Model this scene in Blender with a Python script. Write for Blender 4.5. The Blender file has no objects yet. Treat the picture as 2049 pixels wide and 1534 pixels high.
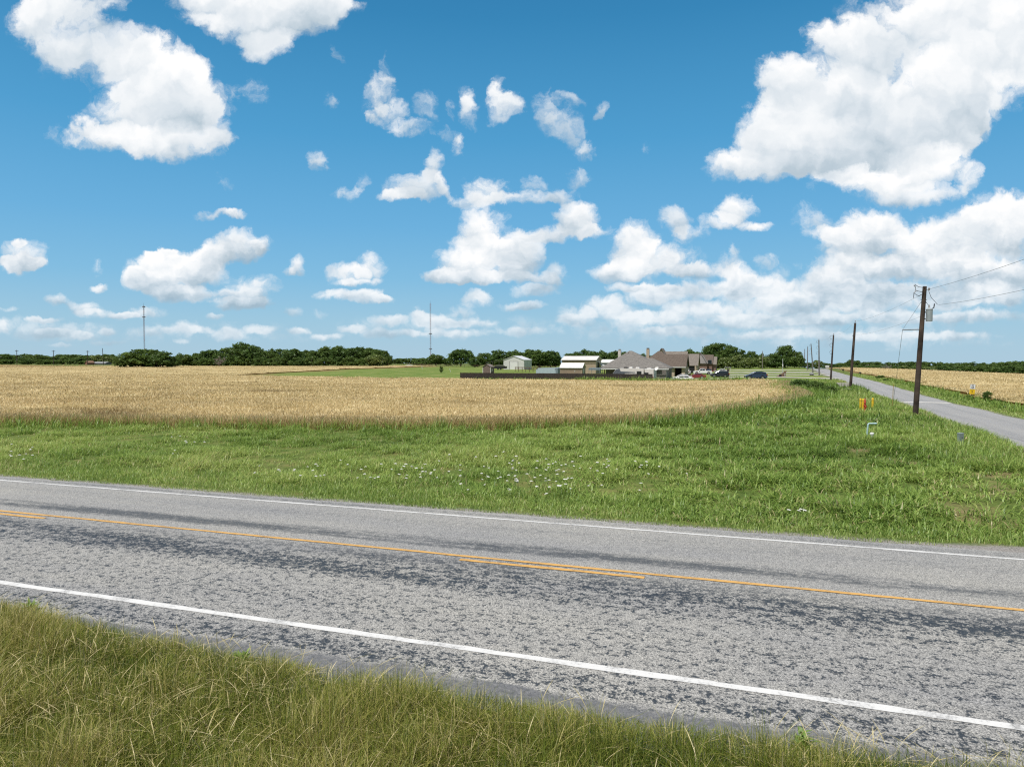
import bpy, bmesh, math, random
import numpy as np
from mathutils import Vector, Matrix
R = math.radians
rnd = random.Random(11)
rng = np.random.default_rng(5)
SC = bpy.context.scene
COL = SC.collection

# ------------------------------------------------------------------ camera model (used to plan where things stand)
F_PX, CX, CY, HORIZON, CAM_Z = 1423.0, 1024.5, 767.0, 715.0, 4.0
PITCH = math.atan((CY - HORIZON) / F_PX) * -1 if HORIZON > CY else math.atan((CY - HORIZON) / F_PX)
CP, SP = math.cos(PITCH), math.sin(PITCH)
TH = R(18.8)                                   # highway heading: runs to the right and a little towards us
ST, CT = math.sin(TH), math.cos(TH)
PHI = math.atan(0.383)
CPH, SPH = math.cos(PHI), math.sin(PHI)

def xy(a, t): return a * CT + t * ST, -a * ST + t * CT       # along / across the highway -> world
def at_of(X, Y): return X * CT - Y * ST, X * ST + Y * CT
def r_of(X, Y): return (X - 8.92 - 0.383 * Y) * CPH          # metres to the right of the pole line
def side_xy(r, Y): return 8.92 + 0.383 * Y + r / CPH, Y

def sstep(lo, hi, v):
    k = np.clip((v - lo) / (hi - lo), 0, 1)
    return k * k * (3 - 2 * k)
def road_z(Y): return np.interp(Y, [0, 14, 30, 50, 77, 100, 136, 200, 300, 400, 600, 3000, 6500], [-.05, -.12, -.4, -.48, -.75, -.66, -.55, -.85, -.85, -2.5, -5, -48, -112])
def bank_z(Y): return np.interp(Y, [0, 14, 48, 95, 139, 183, 225, 275, 340, 420, 600, 3000, 6500], [-.1, -.15, -.1, -.37, -.6, -.6, -.74, -.83, -.9, -1.6, -3, -45, -111])
def terrain(X, Y, under=False):
    X = np.asarray(X, float); Y = np.asarray(Y, float)
    t = X * ST + Y * CT; r = r_of(X, Y)
    zb = np.interp(t, [-60, 0, 7.45, 7.7, 13, 17.4, 17.7, 20.5, 24, 31, 60, 105, 140, 400, 620, 3000, 6500],
                   [-.3, -.15, -.14, -.14, -.02, -.1, -.13, -.36, -.3, -.14, -.15, -.62, -1.2, -1.2, -1.5, -42, -110])
    k = sstep(-30, 0.5, r) * sstep(17.6, 26, t)
    z = zb * (1 - k) + bank_z(Y) * k
    k2 = sstep(0.6, 2.4, r) * sstep(17.0, 22, t)
    z = z * (1 - k2) + road_z(Y) * k2
    k3 = sstep(8.0, 9.5, r) * sstep(17.0, 22, t)
    zr = road_z(Y) - 0.22 * sstep(8, 9.6, r) + 0.2 * sstep(10, 13, r)
    zr = zr - 4.6 * sstep(60, 430, Y) * sstep(14, 110, r)
    z = z * (1 - k3) + zr * k3
    if under:                                   # the sheet dips under the paved surfaces laid over it
        d = sstep(7.6, 8.1, t) * (1 - sstep(16.9, 17.4, t)) * 0.12
        d2 = sstep(2.5, 3.1, r) * (1 - sstep(7.1, 7.7, r)) * 0.14 * sstep(17.3, 18, t)
        z = z - np.maximum(d, d2)
    return z
def tz(X, Y): return float(terrain(X, Y))
def ray(px, py):
    a = (px - CX) / F_PX; b = (CY - py) / F_PX
    return a, CP + b * SP, -SP + b * CP
_D = np.geomspace(5, 1500, 6000)
def G(px, py):                                  # the ground point seen at a pixel of the photograph
    x, y, z = ray(px, py)
    k = _D / y
    h = CAM_Z + z * k - terrain(x * k, _D)
    i = int(np.argmax(h < 0)) if (h < 0).any() else len(_D) - 1
    return x * k[i], _D[i]
def PX(px, Y, z=0.0): return (px - CX) / F_PX * (Y * CP - (z - CAM_Z) * SP)
def ZY(py, Y):
    _, y, z = ray(CX, py)
    return CAM_Z + Y * z / y

# ------------------------------------------------------------------ materials
MATS = {}
def nt(m): return m.node_tree.nodes, m.node_tree.links
def new_mat(name):
    m = bpy.data.materials.new(name); m.use_nodes = True
    return m
def mat(name, col, rough=.6, metal=0., var=.12, scale=3., bump=0., bscale=30., col2=None, alpha=None, spec=.4, coat=0.):
    """plain painted or natural surface with a little uneven tone"""
    if name in MATS: return MATS[name]
    m = new_mat(name); N, L = nt(m); p = N['Principled BSDF']
    p.inputs['Roughness'].default_value = rough; p.inputs['Metallic'].default_value = metal
    p.inputs['Specular IOR Level'].default_value = spec
    if coat: p.inputs['Coat Weight'].default_value = coat
    tc = N.new('ShaderNodeTexCoord')
    n = N.new('ShaderNodeTexNoise'); n.inputs['Scale'].default_value = scale; n.inputs['Detail'].default_value = 5
    L.new(tc.outputs['Object'], n.inputs['Vector'])
    rp = N.new('ShaderNodeValToRGB')
    c = Vector(col); d = Vector(col2) if col2 else c * (1 - var * 2)
    rp.color_ramp.elements[0].color = (*d, 1); rp.color_ramp.elements[0].position = .3
    rp.color_ramp.elements[1].color = (*(c if col2 else c * (1 + var)), 1); rp.color_ramp.elements[1].position = .7
    L.new(n.outputs['Fac'], rp.inputs['Fac']); L.new(rp.outputs['Color'], p.inputs['Base Color'])
    if bump:
        n2 = N.new('ShaderNodeTexNoise'); n2.inputs['Scale'].default_value = bscale; n2.inputs['Detail'].default_value = 4
        L.new(tc.outputs['Object'], n2.inputs['Vector'])
        b = N.new('ShaderNodeBump'); b.inputs['Strength'].default_value = bump; b.inputs['Distance'].default_value = .02
        L.new(n2.outputs['Fac'], b.inputs['Height']); L.new(b.outputs['Normal'], p.inputs['Normal'])
    MATS[name] = m
    return m

def ribbed(name, col, pitch, axis='X', rough=.45, depth=.02):
    """metal sheet or siding with parallel ribs"""
    if name in MATS: return MATS[name]
    m = mat(name, col, rough, var=.05, scale=.6); N, L = nt(m); p = N['Principled BSDF']
    tc = N.new('ShaderNodeTexCoord'); w = N.new('ShaderNodeTexWave')
    w.bands_direction = axis; w.inputs['Scale'].default_value = 1 / pitch * .314
    L.new(tc.outputs['Object'], w.inputs['Vector'])
    b = N.new('ShaderNodeBump'); b.inputs['Strength'].default_value = .6; b.inputs['Distance'].default_value = depth
    L.new(w.outputs['Fac'], b.inputs['Height']); L.new(b.outputs['Normal'], p.inputs['Normal'])
    return m

def shingles(name, c1, c2):
    if name in MATS: return MATS[name]
    m = new_mat(name); N, L = nt(m); p = N['Principled BSDF']; p.inputs['Roughness'].default_value = .9
    tc = N.new('ShaderNodeTexCoord'); n = N.new('ShaderNodeTexNoise'); n.inputs['Scale'].default_value = 2.2
    n.inputs['Detail'].default_value = 8; n.inputs['Roughness'].default_value = .75
    L.new(tc.outputs['Object'], n.inputs['Vector'])
    rp = N.new('ShaderNodeValToRGB'); rp.color_ramp.elements[0].position = .35; rp.color_ramp.elements[1].position = .65
    rp.color_ramp.elements[0].color = (*c1, 1); rp.color_ramp.elements[1].color = (*c2, 1)
    L.new(n.outputs['Fac'], rp.inputs['Fac']); L.new(rp.outputs['Color'], p.inputs['Base Color'])
    w = N.new('ShaderNodeTexWave'); w.bands_direction = 'Z'; w.inputs['Scale'].default_value = 2.2
    L.new(tc.outputs['Object'], w.inputs['Vector'])
    b = N.new('ShaderNodeBump'); b.inputs['Strength'].default_value = .5; b.inputs['Distance'].default_value = .02
    L.new(w.outputs['Fac'], b.inputs['Height']); L.new(b.outputs['Normal'], p.inputs['Normal'])
    MATS[name] = m
    return m

def brick(name, c1, c2, mortar):
    if name in MATS: return MATS[name]
    m = new_mat(name); N, L = nt(m); p = N['Principled BSDF']; p.inputs['Roughness'].default_value = .9
    tc = N.new('ShaderNodeTexCoord'); s = N.new('ShaderNodeSeparateXYZ'); c = N.new('ShaderNodeCombineXYZ')
    ad = N.new('ShaderNodeMath'); ad.operation = 'ADD'
    L.new(tc.outputs['Object'], s.inputs[0]); L.new(s.outputs[0], ad.inputs[0]); L.new(s.outputs[1], ad.inputs[1])
    L.new(ad.outputs[0], c.inputs[0]); L.new(s.outputs[2], c.inputs[1])
    b = N.new('ShaderNodeTexBrick'); b.inputs['Scale'].default_value = 2.0
    b.inputs['Color1'].default_value = (*c1, 1); b.inputs['Color2'].default_value = (*c2, 1); b.inputs['Mortar'].default_value = (*mortar, 1)
    b.inputs['Brick Width'].default_value = .5; b.inputs['Row Height'].default_value = .2; b.inputs['Mortar Size'].default_value = .02
    L.new(c.outputs[0], b.inputs['Vector']); L.new(b.outputs['Color'], p.inputs['Base Color'])
    MATS[name] = m
    return m

def glass_mat(name='window_glass', col=(.02, .03, .035)):
    if name in MATS: return MATS[name]
    m = new_mat(name); p = m.node_tree.nodes['Principled BSDF']
    p.inputs['Base Color'].default_value = (*col, 1); p.inputs['Roughness'].default_value = .06
    p.inputs['Specular IOR Level'].default_value = .6
    MATS[name] = m
    return m

def leaf_mat(name, stops, patch=None, trans=.35, patch_scale=.12, gloss=.06):
    """leaves: tone by the attribute 'tint', broad patches by position; part of the light passes through"""
    m = new_mat(name); N, L = nt(m); N.remove(N['Principled BSDF']); out = N['Material Output']
    at = N.new('ShaderNodeAttribute'); at.attribute_name = 'tint'
    rp = N.new('ShaderNodeValToRGB'); cr = rp.color_ramp
    while len(cr.elements) > 1: cr.elements.remove(cr.elements[-1])
    for i, (pos, c) in enumerate(stops):
        e = cr.elements[0] if i == 0 else cr.elements.new(pos)
        e.position = pos; e.color = (*c, 1)
    fac = at.outputs['Fac']
    if patch:
        g = N.new('ShaderNodeNewGeometry'); n = N.new('ShaderNodeTexNoise'); n.inputs['Scale'].default_value = patch_scale
        n.inputs['Detail'].default_value = 5
        L.new(g.outputs['Position'], n.inputs['Vector'])
        ma = N.new('ShaderNodeMath'); ma.operation = 'MULTIPLY_ADD'; ma.inputs[1].default_value = patch; ma.inputs[2].default_value = -patch / 2
        L.new(n.outputs['Fac'], ma.inputs[0])
        a2 = N.new('ShaderNodeMath'); a2.operation = 'ADD'; a2.use_clamp = True
        L.new(ma.outputs[0], a2.inputs[0]); L.new(fac, a2.inputs[1]); fac = a2.outputs[0]
    L.new(fac, rp.inputs['Fac'])
    d = N.new('ShaderNodeBsdfDiffuse'); tr = N.new('ShaderNodeBsdfTranslucent'); mx = N.new('ShaderNodeMixShader')
    hs = N.new('ShaderNodeHueSaturation'); hs.inputs['Hue'].default_value = .485; hs.inputs['Value'].default_value = 1.15
    L.new(rp.outputs['Color'], d.inputs['Color']); L.new(rp.outputs['Color'], hs.inputs['Color']); L.new(hs.outputs['Color'], tr.inputs['Color'])
    mx.inputs[0].default_value = trans
    L.new(d.outputs[0], mx.inputs[1]); L.new(tr.outputs[0], mx.inputs[2])
    gl = N.new('ShaderNodeBsdfGlossy'); gl.inputs['Roughness'].default_value = .45; gl.inputs['Color'].default_value = (.8, .85, .8, 1)
    m2 = N.new('ShaderNodeMixShader'); m2.inputs[0].default_value = gloss
    L.new(mx.outputs[0], m2.inputs[1]); L.new(gl.outputs[0], m2.inputs[2])
    L.new(m2.outputs[0], out.inputs['Surface'])
    MATS[name] = m
    return m

# ------------------------------------------------------------------ mesh helpers
class MB:
    def __init__(s): s.v = []; s.f = []
    def add(s, vs, fs):
        o = len(s.v); s.v += [tuple(v) for v in vs]; s.f += [tuple(i + o for i in f) for f in fs]; return s
    def box(s, x0, x1, y0, y1, z0, z1, bev=0.0):
        if bev:
            bm = bmesh.new(); bmesh.ops.create_cube(bm, size=1)
            for v in bm.verts: v.co = Vector(((x0 + x1) / 2 + v.co.x * (x1 - x0), (y0 + y1) / 2 + v.co.y * (y1 - y0), (z0 + z1) / 2 + v.co.z * (z1 - z0)))
            bmesh.ops.bevel(bm, geom=bm.edges[:], offset=bev, segments=2, affect='EDGES')
            s.bm(bm); return s
        vs = [(x, y, z) for x in (x0, x1) for y in (y0, y1) for z in (z0, z1)]
        return s.add(vs, [(0, 1, 3, 2), (4, 6, 7, 5), (0, 4, 5, 1), (2, 3, 7, 6), (0, 2, 6, 4), (1, 5, 7, 3)])
    def bm(s, bm):
        bm.verts.index_update()
        s.add([v.co for v in bm.verts], [[v.index for v in f.verts] for f in bm.faces]); bm.free(); return s
    def tube(s, pts, rad, n=8, caps=True):
        pts = [Vector(p) for p in pts]; rad = rad if hasattr(rad, '__len__') else [rad] * len(pts)
        rings = []
        for i, p in enumerate(pts):
            d = (pts[min(i + 1, len(pts) - 1)] - pts[max(i - 1, 0)])
            if d.length < 1e-9: d = Vector((0, 0, 1))
            d.normalize(); q = d.to_track_quat('Z', 'Y')
            rings.append([p + q @ Vector((math.cos(k * 2 * math.pi / n) * rad[i], math.sin(k * 2 * math.pi / n) * rad[i], 0)) for k in range(n)])
        vs = [v for r in rings for v in r]; fs = []
        for i in range(len(pts) - 1):
            for k in range(n): fs.append((i * n + k, i * n + (k + 1) % n, (i + 1) * n + (k + 1) % n, (i + 1) * n + k))
        if caps: fs += [tuple(range(n))[::-1], tuple((len(pts) - 1) * n + k for k in range(n))]
        return s.add(vs, fs)
    def lathe(s, prof, n=16, c=(0, 0, 0)):
        vs = []; fs = []
        for r_, z in prof:
            for k in range(n): vs.append((c[0] + r_ * math.cos(k * 2 * math.pi / n), c[1] + r_ * math.sin(k * 2 * math.pi / n), c[2] + z))
        for i in range(len(prof) - 1):
            for k in range(n): fs.append((i * n + k, i * n + (k + 1) % n, (i + 1) * n + (k + 1) % n, (i + 1) * n + k))
        fs += [tuple(range(n))[::-1], tuple((len(prof) - 1) * n + k for k in range(n))]
        return s.add(vs, fs)
    def prism(s, poly, y0, y1):                     # polygon in x,z pushed along y
        n = len(poly)
        vs = [(x, y0, z) for x, z in poly] + [(x, y1, z) for x, z in poly]
        fs = [tuple(range(n)), tuple(range(2 * n - 1, n - 1, -1))] + [(i, i + n, (i + 1) % n + n, (i + 1) % n) for i in range(n)]
        return s.add(vs, fs)
    def build(s, name, m, parent=None, smooth=False):
        me = bpy.data.meshes.new(name); me.from_pydata(s.v, [], s.f)
        bm = bmesh.new(); bm.from_mesh(me); bmesh.ops.recalc_face_normals(bm, faces=bm.faces); bm.to_mesh(me); bm.free()
        return link(name, me, m, parent, smooth)
def link(name, me, m, parent=None, smooth=False):
    if m: me.materials.append(m)
    if smooth: me.polygons.foreach_set('use_smooth', [True] * len(me.polygons))
    o = bpy.data.objects.new(name, me); COL.objects.link(o)
    if parent: o.parent = parent
    return o
def tag(o, label=None, cat=None, group=None, kind=None):
    if label: o['label'] = label
    if cat: o['category'] = cat
    if group: o['group'] = group
    if kind: o['kind'] = kind
    return o
def thing(name, label, cat, loc=(0, 0, 0), rz=0., group=None):
    o = bpy.data.objects.new(name, None); COL.objects.link(o); o.empty_display_size = .3
    o.location = loc; o.rotation_euler = (0, 0, rz)
    return tag(o, label, cat, group)
def copy_tree(o, parent=None):
    c = o.copy(); COL.objects.link(c)
    if parent: c.parent = parent
    for ch in list(o.children): copy_tree(ch, c)
    return c
def raw_mesh(name, V, Fq, m, attrs=None, parent=None, smooth=False):
    """big mesh straight from numpy arrays (quads)"""
    me = bpy.data.meshes.new(name); nv, nf = len(V), len(Fq)
    me.vertices.add(nv); me.vertices.foreach_set('co', np.ascontiguousarray(V, np.float32).ravel())
    me.loops.add(nf * 4); me.loops.foreach_set('vertex_index', np.ascontiguousarray(Fq, np.int32).ravel())
    me.polygons.add(nf); me.polygons.foreach_set('loop_start', np.arange(0, nf * 4, 4, dtype=np.int32))
    me.polygons.foreach_set('loop_total', np.full(nf, 4, np.int32))
    for k, a in (attrs or {}).items():
        if a.ndim == 1:
            me.attributes.new(k, 'FLOAT', 'POINT').data.foreach_set('value', a.astype(np.float32))
        else:
            me.attributes.new(k, 'FLOAT_COLOR', 'POINT').data.foreach_set('color', a.astype(np.float32).ravel())
    me.update(calc_edges=True); me.validate()
    return link(name, me, m, parent, smooth)
def grid_faces(nu, nv, mask=None):
    i = np.arange(nu - 1)[:, None] * nv + np.arange(nv - 1)[None, :]
    f = np.stack([i, i + nv, i + nv + 1, i + 1], -1)
    return f.reshape(-1, 4) if mask is None else f[mask].reshape(-1, 4)
def inside(poly, X, Y):
    res = np.zeros(np.shape(X), bool); n = len(poly)
    for i in range(n):
        x0, y0 = poly[i]; x1, y1 = poly[(i + 1) % n]
        c = ((y0 > Y) != (y1 > Y))
        with np.errstate(divide='ignore', invalid='ignore'):
            res ^= c & (X < (x1 - x0) * (Y - y0) / (y1 - y0 + 1e-12) + x0)
    return res
def vnoise(X, Y, scale, seed=0):
    """smooth value noise for scattering plants in patches"""
    X = np.asarray(X) / scale + 1000.3; Y = np.asarray(Y) / scale + 1000.7
    xi = np.floor(X).astype(np.int64); yi = np.floor(Y).astype(np.int64); fx = X - xi; fy = Y - yi
    def h(a, b):
        k = (a * 374761393 + b * 668265263 + seed * 974711) & 0x7fffffff
        k = ((k ^ (k >> 13)) * 1274126177) & 0x7fffffff
        return ((k ^ (k >> 16)) & 0xffff) / 65535.0
    fx = fx * fx * (3 - 2 * fx); fy = fy * fy * (3 - 2 * fy)
    return (h(xi, yi) * (1 - fx) + h(xi + 1, yi) * fx) * (1 - fy) + (h(xi, yi + 1) * (1 - fx) + h(xi + 1, yi + 1) * fx) * fy

def blades(P, H, W, lean, az, tint, segs=3, twist=None, droop=.3, wprof=None):
    """leaves standing on points P: bent ribbons of height H and width W"""
    n = len(P); lv = segs + 1
    f = np.linspace(0, 1, lv)[None, :]
    d = np.stack([np.cos(az), np.sin(az)], -1)
    hor = lean[:, None] * H[:, None] * f ** 1.8
    up = H[:, None] * (f - droop * lean[:, None] * f ** 2.2)
    c = np.zeros((n, lv, 3)); c[:, :, 0] = P[:, 0, None] + d[:, 0, None] * hor
    c[:, :, 1] = P[:, 1, None] + d[:, 1, None] * hor; c[:, :, 2] = P[:, 2, None] + up
    tw = (np.pi / 2 + az) if twist is None else twist
    prof = np.interp(f[0], [0, .35, .8, 1], [.7, 1, .55, .06]) if wprof is None else np.asarray(wprof)
    w = W[:, None] * prof[None, :] / 2
    sx = np.cos(tw)[:, None] * w; sy = np.sin(tw)[:, None] * w
    A = c.copy(); A[:, :, 0] -= sx; A[:, :, 1] -= sy
    B = c.copy(); B[:, :, 0] += sx; B[:, :, 1] += sy
    V = np.stack([A, B], 2).reshape(-1, 3)
    base = np.arange(n)[:, None] * (lv * 2) + np.arange(segs)[None, :] * 2
    Q = np.stack([base, base + 1, base + 3, base + 2], -1).reshape(-1, 4)
    return V, Q, np.repeat(tint, lv * 2)
def join(parts):
    Vs, Fs, Ts, o = [], [], [], 0
    for V, Q, T in parts:
        Vs.append(V); Fs.append(Q + o); Ts.append(T); o += len(V)
    return np.concatenate(Vs), np.concatenate(Fs), np.concatenate(Ts)
def scatter(n, ylo, yhi, margin=.80, xlo=None, xhi=None, power=1.0):
    """random ground points over the part of the land in front of the camera"""
    Y = ylo + (yhi - ylo) * rng.random(n) ** power
    X = (rng.random(n) * 2 - 1) * (margin * Y + 2.5)
    keep = rng.random(n) < (margin * Y + 2.5) / (margin * yhi + 2.5)
    return X[keep], Y[keep]

# ------------------------------------------------------------------ camera, sun, sky
cam = bpy.data.cameras.new('camera'); cam.sensor_width = 36; cam.lens = 36 * F_PX / 2049
cam.clip_start = .1; cam.clip_end = 20000
co = bpy.data.objects.new('camera', cam); COL.objects.link(co); SC.camera = co
co.location = (0, 0, CAM_Z); co.rotation_euler = (R(90) - PITCH, 0, 0)
SUN_EL, SUN_AZ = R(66), R(222)                  # azimuth clockwise from +Y: high, behind us and to the left
sd = Vector((math.sin(SUN_AZ) * math.cos(SUN_EL), math.cos(SUN_AZ) * math.cos(SUN_EL), math.sin(SUN_EL)))
sl = bpy.data.lights.new('sun', 'SUN'); sl.energy = 5.0; sl.angle = R(.53); sl.color = (1, .955, .89)
so = bpy.data.objects.new('sun', sl); COL.objects.link(so); so.rotation_euler = (-sd).to_track_quat('-Z', 'Y').to_euler()
so.location = sd * 60
SC.view_settings.view_transform = 'Standard'; SC.view_settings.look = 'None'; SC.view_settings.exposure = 0; SC.view_settings.gamma = 1

W = bpy.data.worlds.new('World'); SC.world = W; W.use_nodes = True
N, L = W.node_tree.nodes, W.node_tree.links
N.clear()
class Nd:
    """tiny helpers for the sky's node tree"""
    @staticmethod
    def math(op, a, b=None, c=None, clamp=False):
        n = N.new('ShaderNodeMath'); n.operation = op; n.use_clamp = clamp
        for i, v in enumerate((a, b, c)):
            if v is None: continue
            if isinstance(v, (int, float)): n.inputs[i].default_value = v
            else: L.new(v, n.inputs[i])
        return n.outputs[0]
    @staticmethod
    def vec(op, a, b=None, c=None, out=0):
        n = N.new('ShaderNodeVectorMath'); n.operation = op
        for i, v in enumerate((a, b, c)):
            if v is None: continue
            if isinstance(v, (tuple, list)): n.inputs[i].default_value = v
            else: L.new(v, n.inputs[i])
        return n.outputs[out]
    @staticmethod
    def ramp(f, stops, interp='LINEAR'):
        n = N.new('ShaderNodeValToRGB'); cr = n.color_ramp; cr.interpolation = interp
        while len(cr.elements) > 1: cr.elements.remove(cr.elements[-1])
        for i, (p, c) in enumerate(stops):
            e = cr.elements[0] if i == 0 else cr.elements.new(p)
            e.position = p; e.color = (*c, 1) if len(c) == 3 else c
        L.new(f, n.inputs[0]); return n.outputs[0]
    @staticmethod
    def srange(v, lo, hi, to0=0., to1=1., smooth=True):
        n = N.new('ShaderNodeMapRange'); n.interpolation_type = 'SMOOTHSTEP' if smooth else 'LINEAR'
        L.new(v, n.inputs[0])
        for i, k in enumerate((lo, hi, to0, to1)): n.inputs[i + 1].default_value = k
        return n.outputs[0]
    @staticmethod
    def mixc(f, a, b):
        n = N.new('ShaderNodeMix'); n.data_type = 'RGBA'
        if isinstance(f, (int, float)): n.inputs[0].default_value = f
        else: L.new(f, n.inputs[0])
        for i, v in ((6, a), (7, b)):
            if isinstance(v, tuple): n.inputs[i].default_value = (*v, 1)
            else: L.new(v, n.inputs[i])
        return n.outputs[2]
    @staticmethod
    def noise(v, scale, detail=5, rough=.55, lac=2.0, col=False, dist=0.):
        n = N.new('ShaderNodeTexNoise'); n.noise_dimensions = '2D'; n.inputs['Scale'].default_value = scale
        n.inputs['Detail'].default_value = detail; n.inputs['Roughness'].default_value = rough; n.inputs['Lacunarity'].default_value = lac
        n.inputs['Distortion'].default_value = dist
        L.new(v, n.inputs['Vector']); return n.outputs['Color' if col else 'Fac']
    @staticmethod
    def puff(v, scale, detail=2.5, rough=.55, smooth=.35):
        n = N.new('ShaderNodeTexVoronoi'); n.voronoi_dimensions = '2D'; n.feature = 'SMOOTH_F1'
        n.inputs['Scale'].default_value = scale; n.inputs['Detail'].default_value = detail; n.inputs['Roughness'].default_value = rough
        n.inputs['Smoothness'].default_value = smooth; n.normalize = True
        L.new(v, n.inputs['Vector']); return n.outputs['Distance']
    @staticmethod
    def cell(v, scale):
        n = N.new('ShaderNodeTexVoronoi'); n.voronoi_dimensions = '2D'; n.feature = 'F1'; n.inputs['Scale'].default_value = scale
        L.new(v, n.inputs['Vector']); return n.outputs['Distance']
def uw(px, py):
    x, y, z = ray(px, py); return x / y, z / y

SKY_S = .07
sky = N.new('ShaderNodeTexSky'); sky.sky_type = 'NISHITA'; sky.sun_disc = False
sky.sun_elevation = SUN_EL; sky.sun_rotation = SUN_AZ; sky.altitude = 150; sky.air_density = 1.0; sky.dust_density = 1.0; sky.ozone_density = 1.0
tcs = N.new('ShaderNodeTexCoord'); sep = N.new('ShaderNodeSeparateXYZ'); L.new(tcs.outputs['Generated'], sep.inputs[0])
dx, dy, dz = sep.outputs
elev = Nd.math('DIVIDE', dz, Nd.math('SQRT', Nd.math('ADD', Nd.math('MULTIPLY', dx, dx), Nd.math('MULTIPLY', dy, dy))))
# the air of that day: colour of the clear sky by height above the horizon, with the Sky Texture's own light mixed in
air = Nd.ramp(Nd.srange(elev, 0., .6, smooth=False), [(0., (.44, .645, .79)), (.08, (.35, .61, .795)), (.18, (.225, .535, .80)), (.30, (.150, .462, .775)), (.5, (.078, .365, .675)), (.78, (.034, .250, .515)), (1., (.022, .190, .430))])
clear = Nd.mixc(.12, Nd.vec('MULTIPLY', air, (1 / SKY_S, 1 / SKY_S, 1 / SKY_S)), sky.outputs[0])
bg0 = N.new('ShaderNodeBackground'); L.new(sky.outputs[0], bg0.inputs[0]); bg0.inputs[1].default_value = SKY_S

# cumulus: (px, py, half width, half height, weight) as directions, edges eroded by fractal noise
CL = []
def cl(*a): CL.extend(a)
# upper left, thin and broad
cl((60, 25, 60, 40, .72), (120, 55, 90, 56, .62, -.1), (165, 120, 56, 46, .56, -.1), (110, 110, 45, 40, .42), (200, 30, 50, 30, .42, -.1), (130, -5, 110, 36, .75))
cl((250, 100, 60, 42, .8), (315, 150, 100, 60, 1, .1), (300, 215, 120, 50, 1, -.1), (390, 180, 65, 60, 1, .1), (240, 280, 90, 32, 1, .1), (350, 288, 90, 38, 1), (175, 250, 26, 24, .7), (130, 278, 34, 24, .55), (432, 250, 30, 50, .55), (510, 185, 30, 36, .42), (470, 190, 18, 50, .35))
cl((450, 0, 115, 34, 1, -.08), (560, 40, 110, 46, 1, -.12), (640, 15, 60, 34, .85), (545, 92, 55, 26, .8, .1), (690, 15, 40, 22, .5), (380, 40, 40, 16, .5), (660, 115, 12, 18, .45), (430, 50, 40, 20, .6))
cl((745, 188, 34, 40, .74), (762, 140, 16, 24, .45), (775, 225, 36, 18, .55), (812, 255, 40, 14, .62), (845, 215, 24, 30, .46))
cl((1015, 200, 30, 34, .78), (1012, 165, 20, 24, .5), (640, 318, 26, 22, .66))
cl((940, 205, 24, 44, .50), (890, 262, 34, 18, .56), (915, 285, 22, 26, .52), (955, 190, 24, 18, .42), (1080, 225, 24, 44, .48), (1122, 255, 36, 30, .50), (1155, 295, 24, 16, .60), (1187, 225, 14, 18, .56), (1125, 205, 30, 16, .42), (645, 205, 18, 12, .35), (900, 215, 12, 30, .38))
cl((828, 372, 54, 26, .74), (866, 330, 24, 34, .70), (800, 392, 40, 14, .7), (700, 387, 36, 14, .52), (725, 355, 20, 26, .44), (430, 372, 22, 14, .38), (1310, 295, 18, 16, .4), (885, 375, 14, 24, .6))
cl((975, 382, 44, 26, .8), (1030, 400, 56, 14, .64), (1110, 390, 36, 20, .50), (1145, 350, 26, 20, .46), (930, 403, 44, 14, .56), (1050, 372, 22, 18, .5))
cl((965, 462, 52, 44, 1, .1), (955, 520, 80, 42, 1), (900, 555, 50, 14, 1), (1040, 510, 36, 40, .95), (1145, 438, 46, 32, 1, .1), (1085, 470, 50, 16, .8), (1180, 462, 32, 12, .9), (980, 556, 90, 12, .9, -.2))
cl((440, 434, 50, 10, .95), (50, 512, 46, 34, .9), (40, 530, 60, 14, 1, -.08), (190, 530, 16, 18, .45), (198, 572, 22, 8, .8), (590, 532, 18, 18, .72), (570, 543, 16, 8, .5), (45, 485, 18, 14, .6))
cl((340, 545, 75, 40, 1, .05), (320, 515, 36, 20, .85, .1), (410, 535, 46, 34, 1), (380, 590, 80, 16, 1, -.25), (475, 490, 46, 30, .85), (525, 490, 28, 16, .62), (500, 580, 50, 30, .95, .05), (480, 610, 70, 12, .9, -.18), (290, 562, 36, 24, .95), (335, 498, 14, 10, .6), (430, 510, 30, 24, .7))
cl((695, 548, 40, 20, .85), (745, 535, 30, 26, .75), (665, 590, 40, 12, .85), (740, 594, 46, 14, .95), (775, 602, 20, 9, .85), (720, 566, 60, 7, .6, -.1))
cl((1260, 488, 46, 38, 1, .1), (1320, 525, 85, 34, 1), (1245, 542, 56, 20, 1, -.08), (1390, 548, 55, 14, .95, -.12), (1350, 445, 34, 28, .72), (1380, 475, 46, 14, .58), (1440, 448, 50, 18, .66), (1490, 420, 42, 30, .88), (1525, 460, 34, 12, .9, -.05), (1535, 525, 24, 16, .66), (1460, 530, 24, 32, .58), (1480, 505, 24, 18, .5))
cl((1890, 45, 180, 75, 1, .1), (1980, 25, 130, 80, 1, .1), (1710, 105, 78, 50, 1, .12), (1575, 160, 58, 46, 1, .12), (1660, 205, 130, 60, 1, .05), (1830, 190, 170, 80, 1, -.02), (1960, 165, 100, 80, 1, .02), (1545, 250, 80, 56, 1, .08), (1475, 325, 56, 34, 1, .04), (1590, 285, 110, 50, 1, 0), (1720, 285, 150, 46, 1, -.18), (1840, 265, 110, 50, 1, -.2), (1560, 335, 80, 28, .95, -.24), (1650, 330, 90, 28, .95, -.40), (1760, 310, 120, 26, .6, -.4), (1640, 70, 26, 24, .7, .1), (1940, 245, 56, 46, .8, -.05), (2060, 80, 60, 70, 1))
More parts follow.
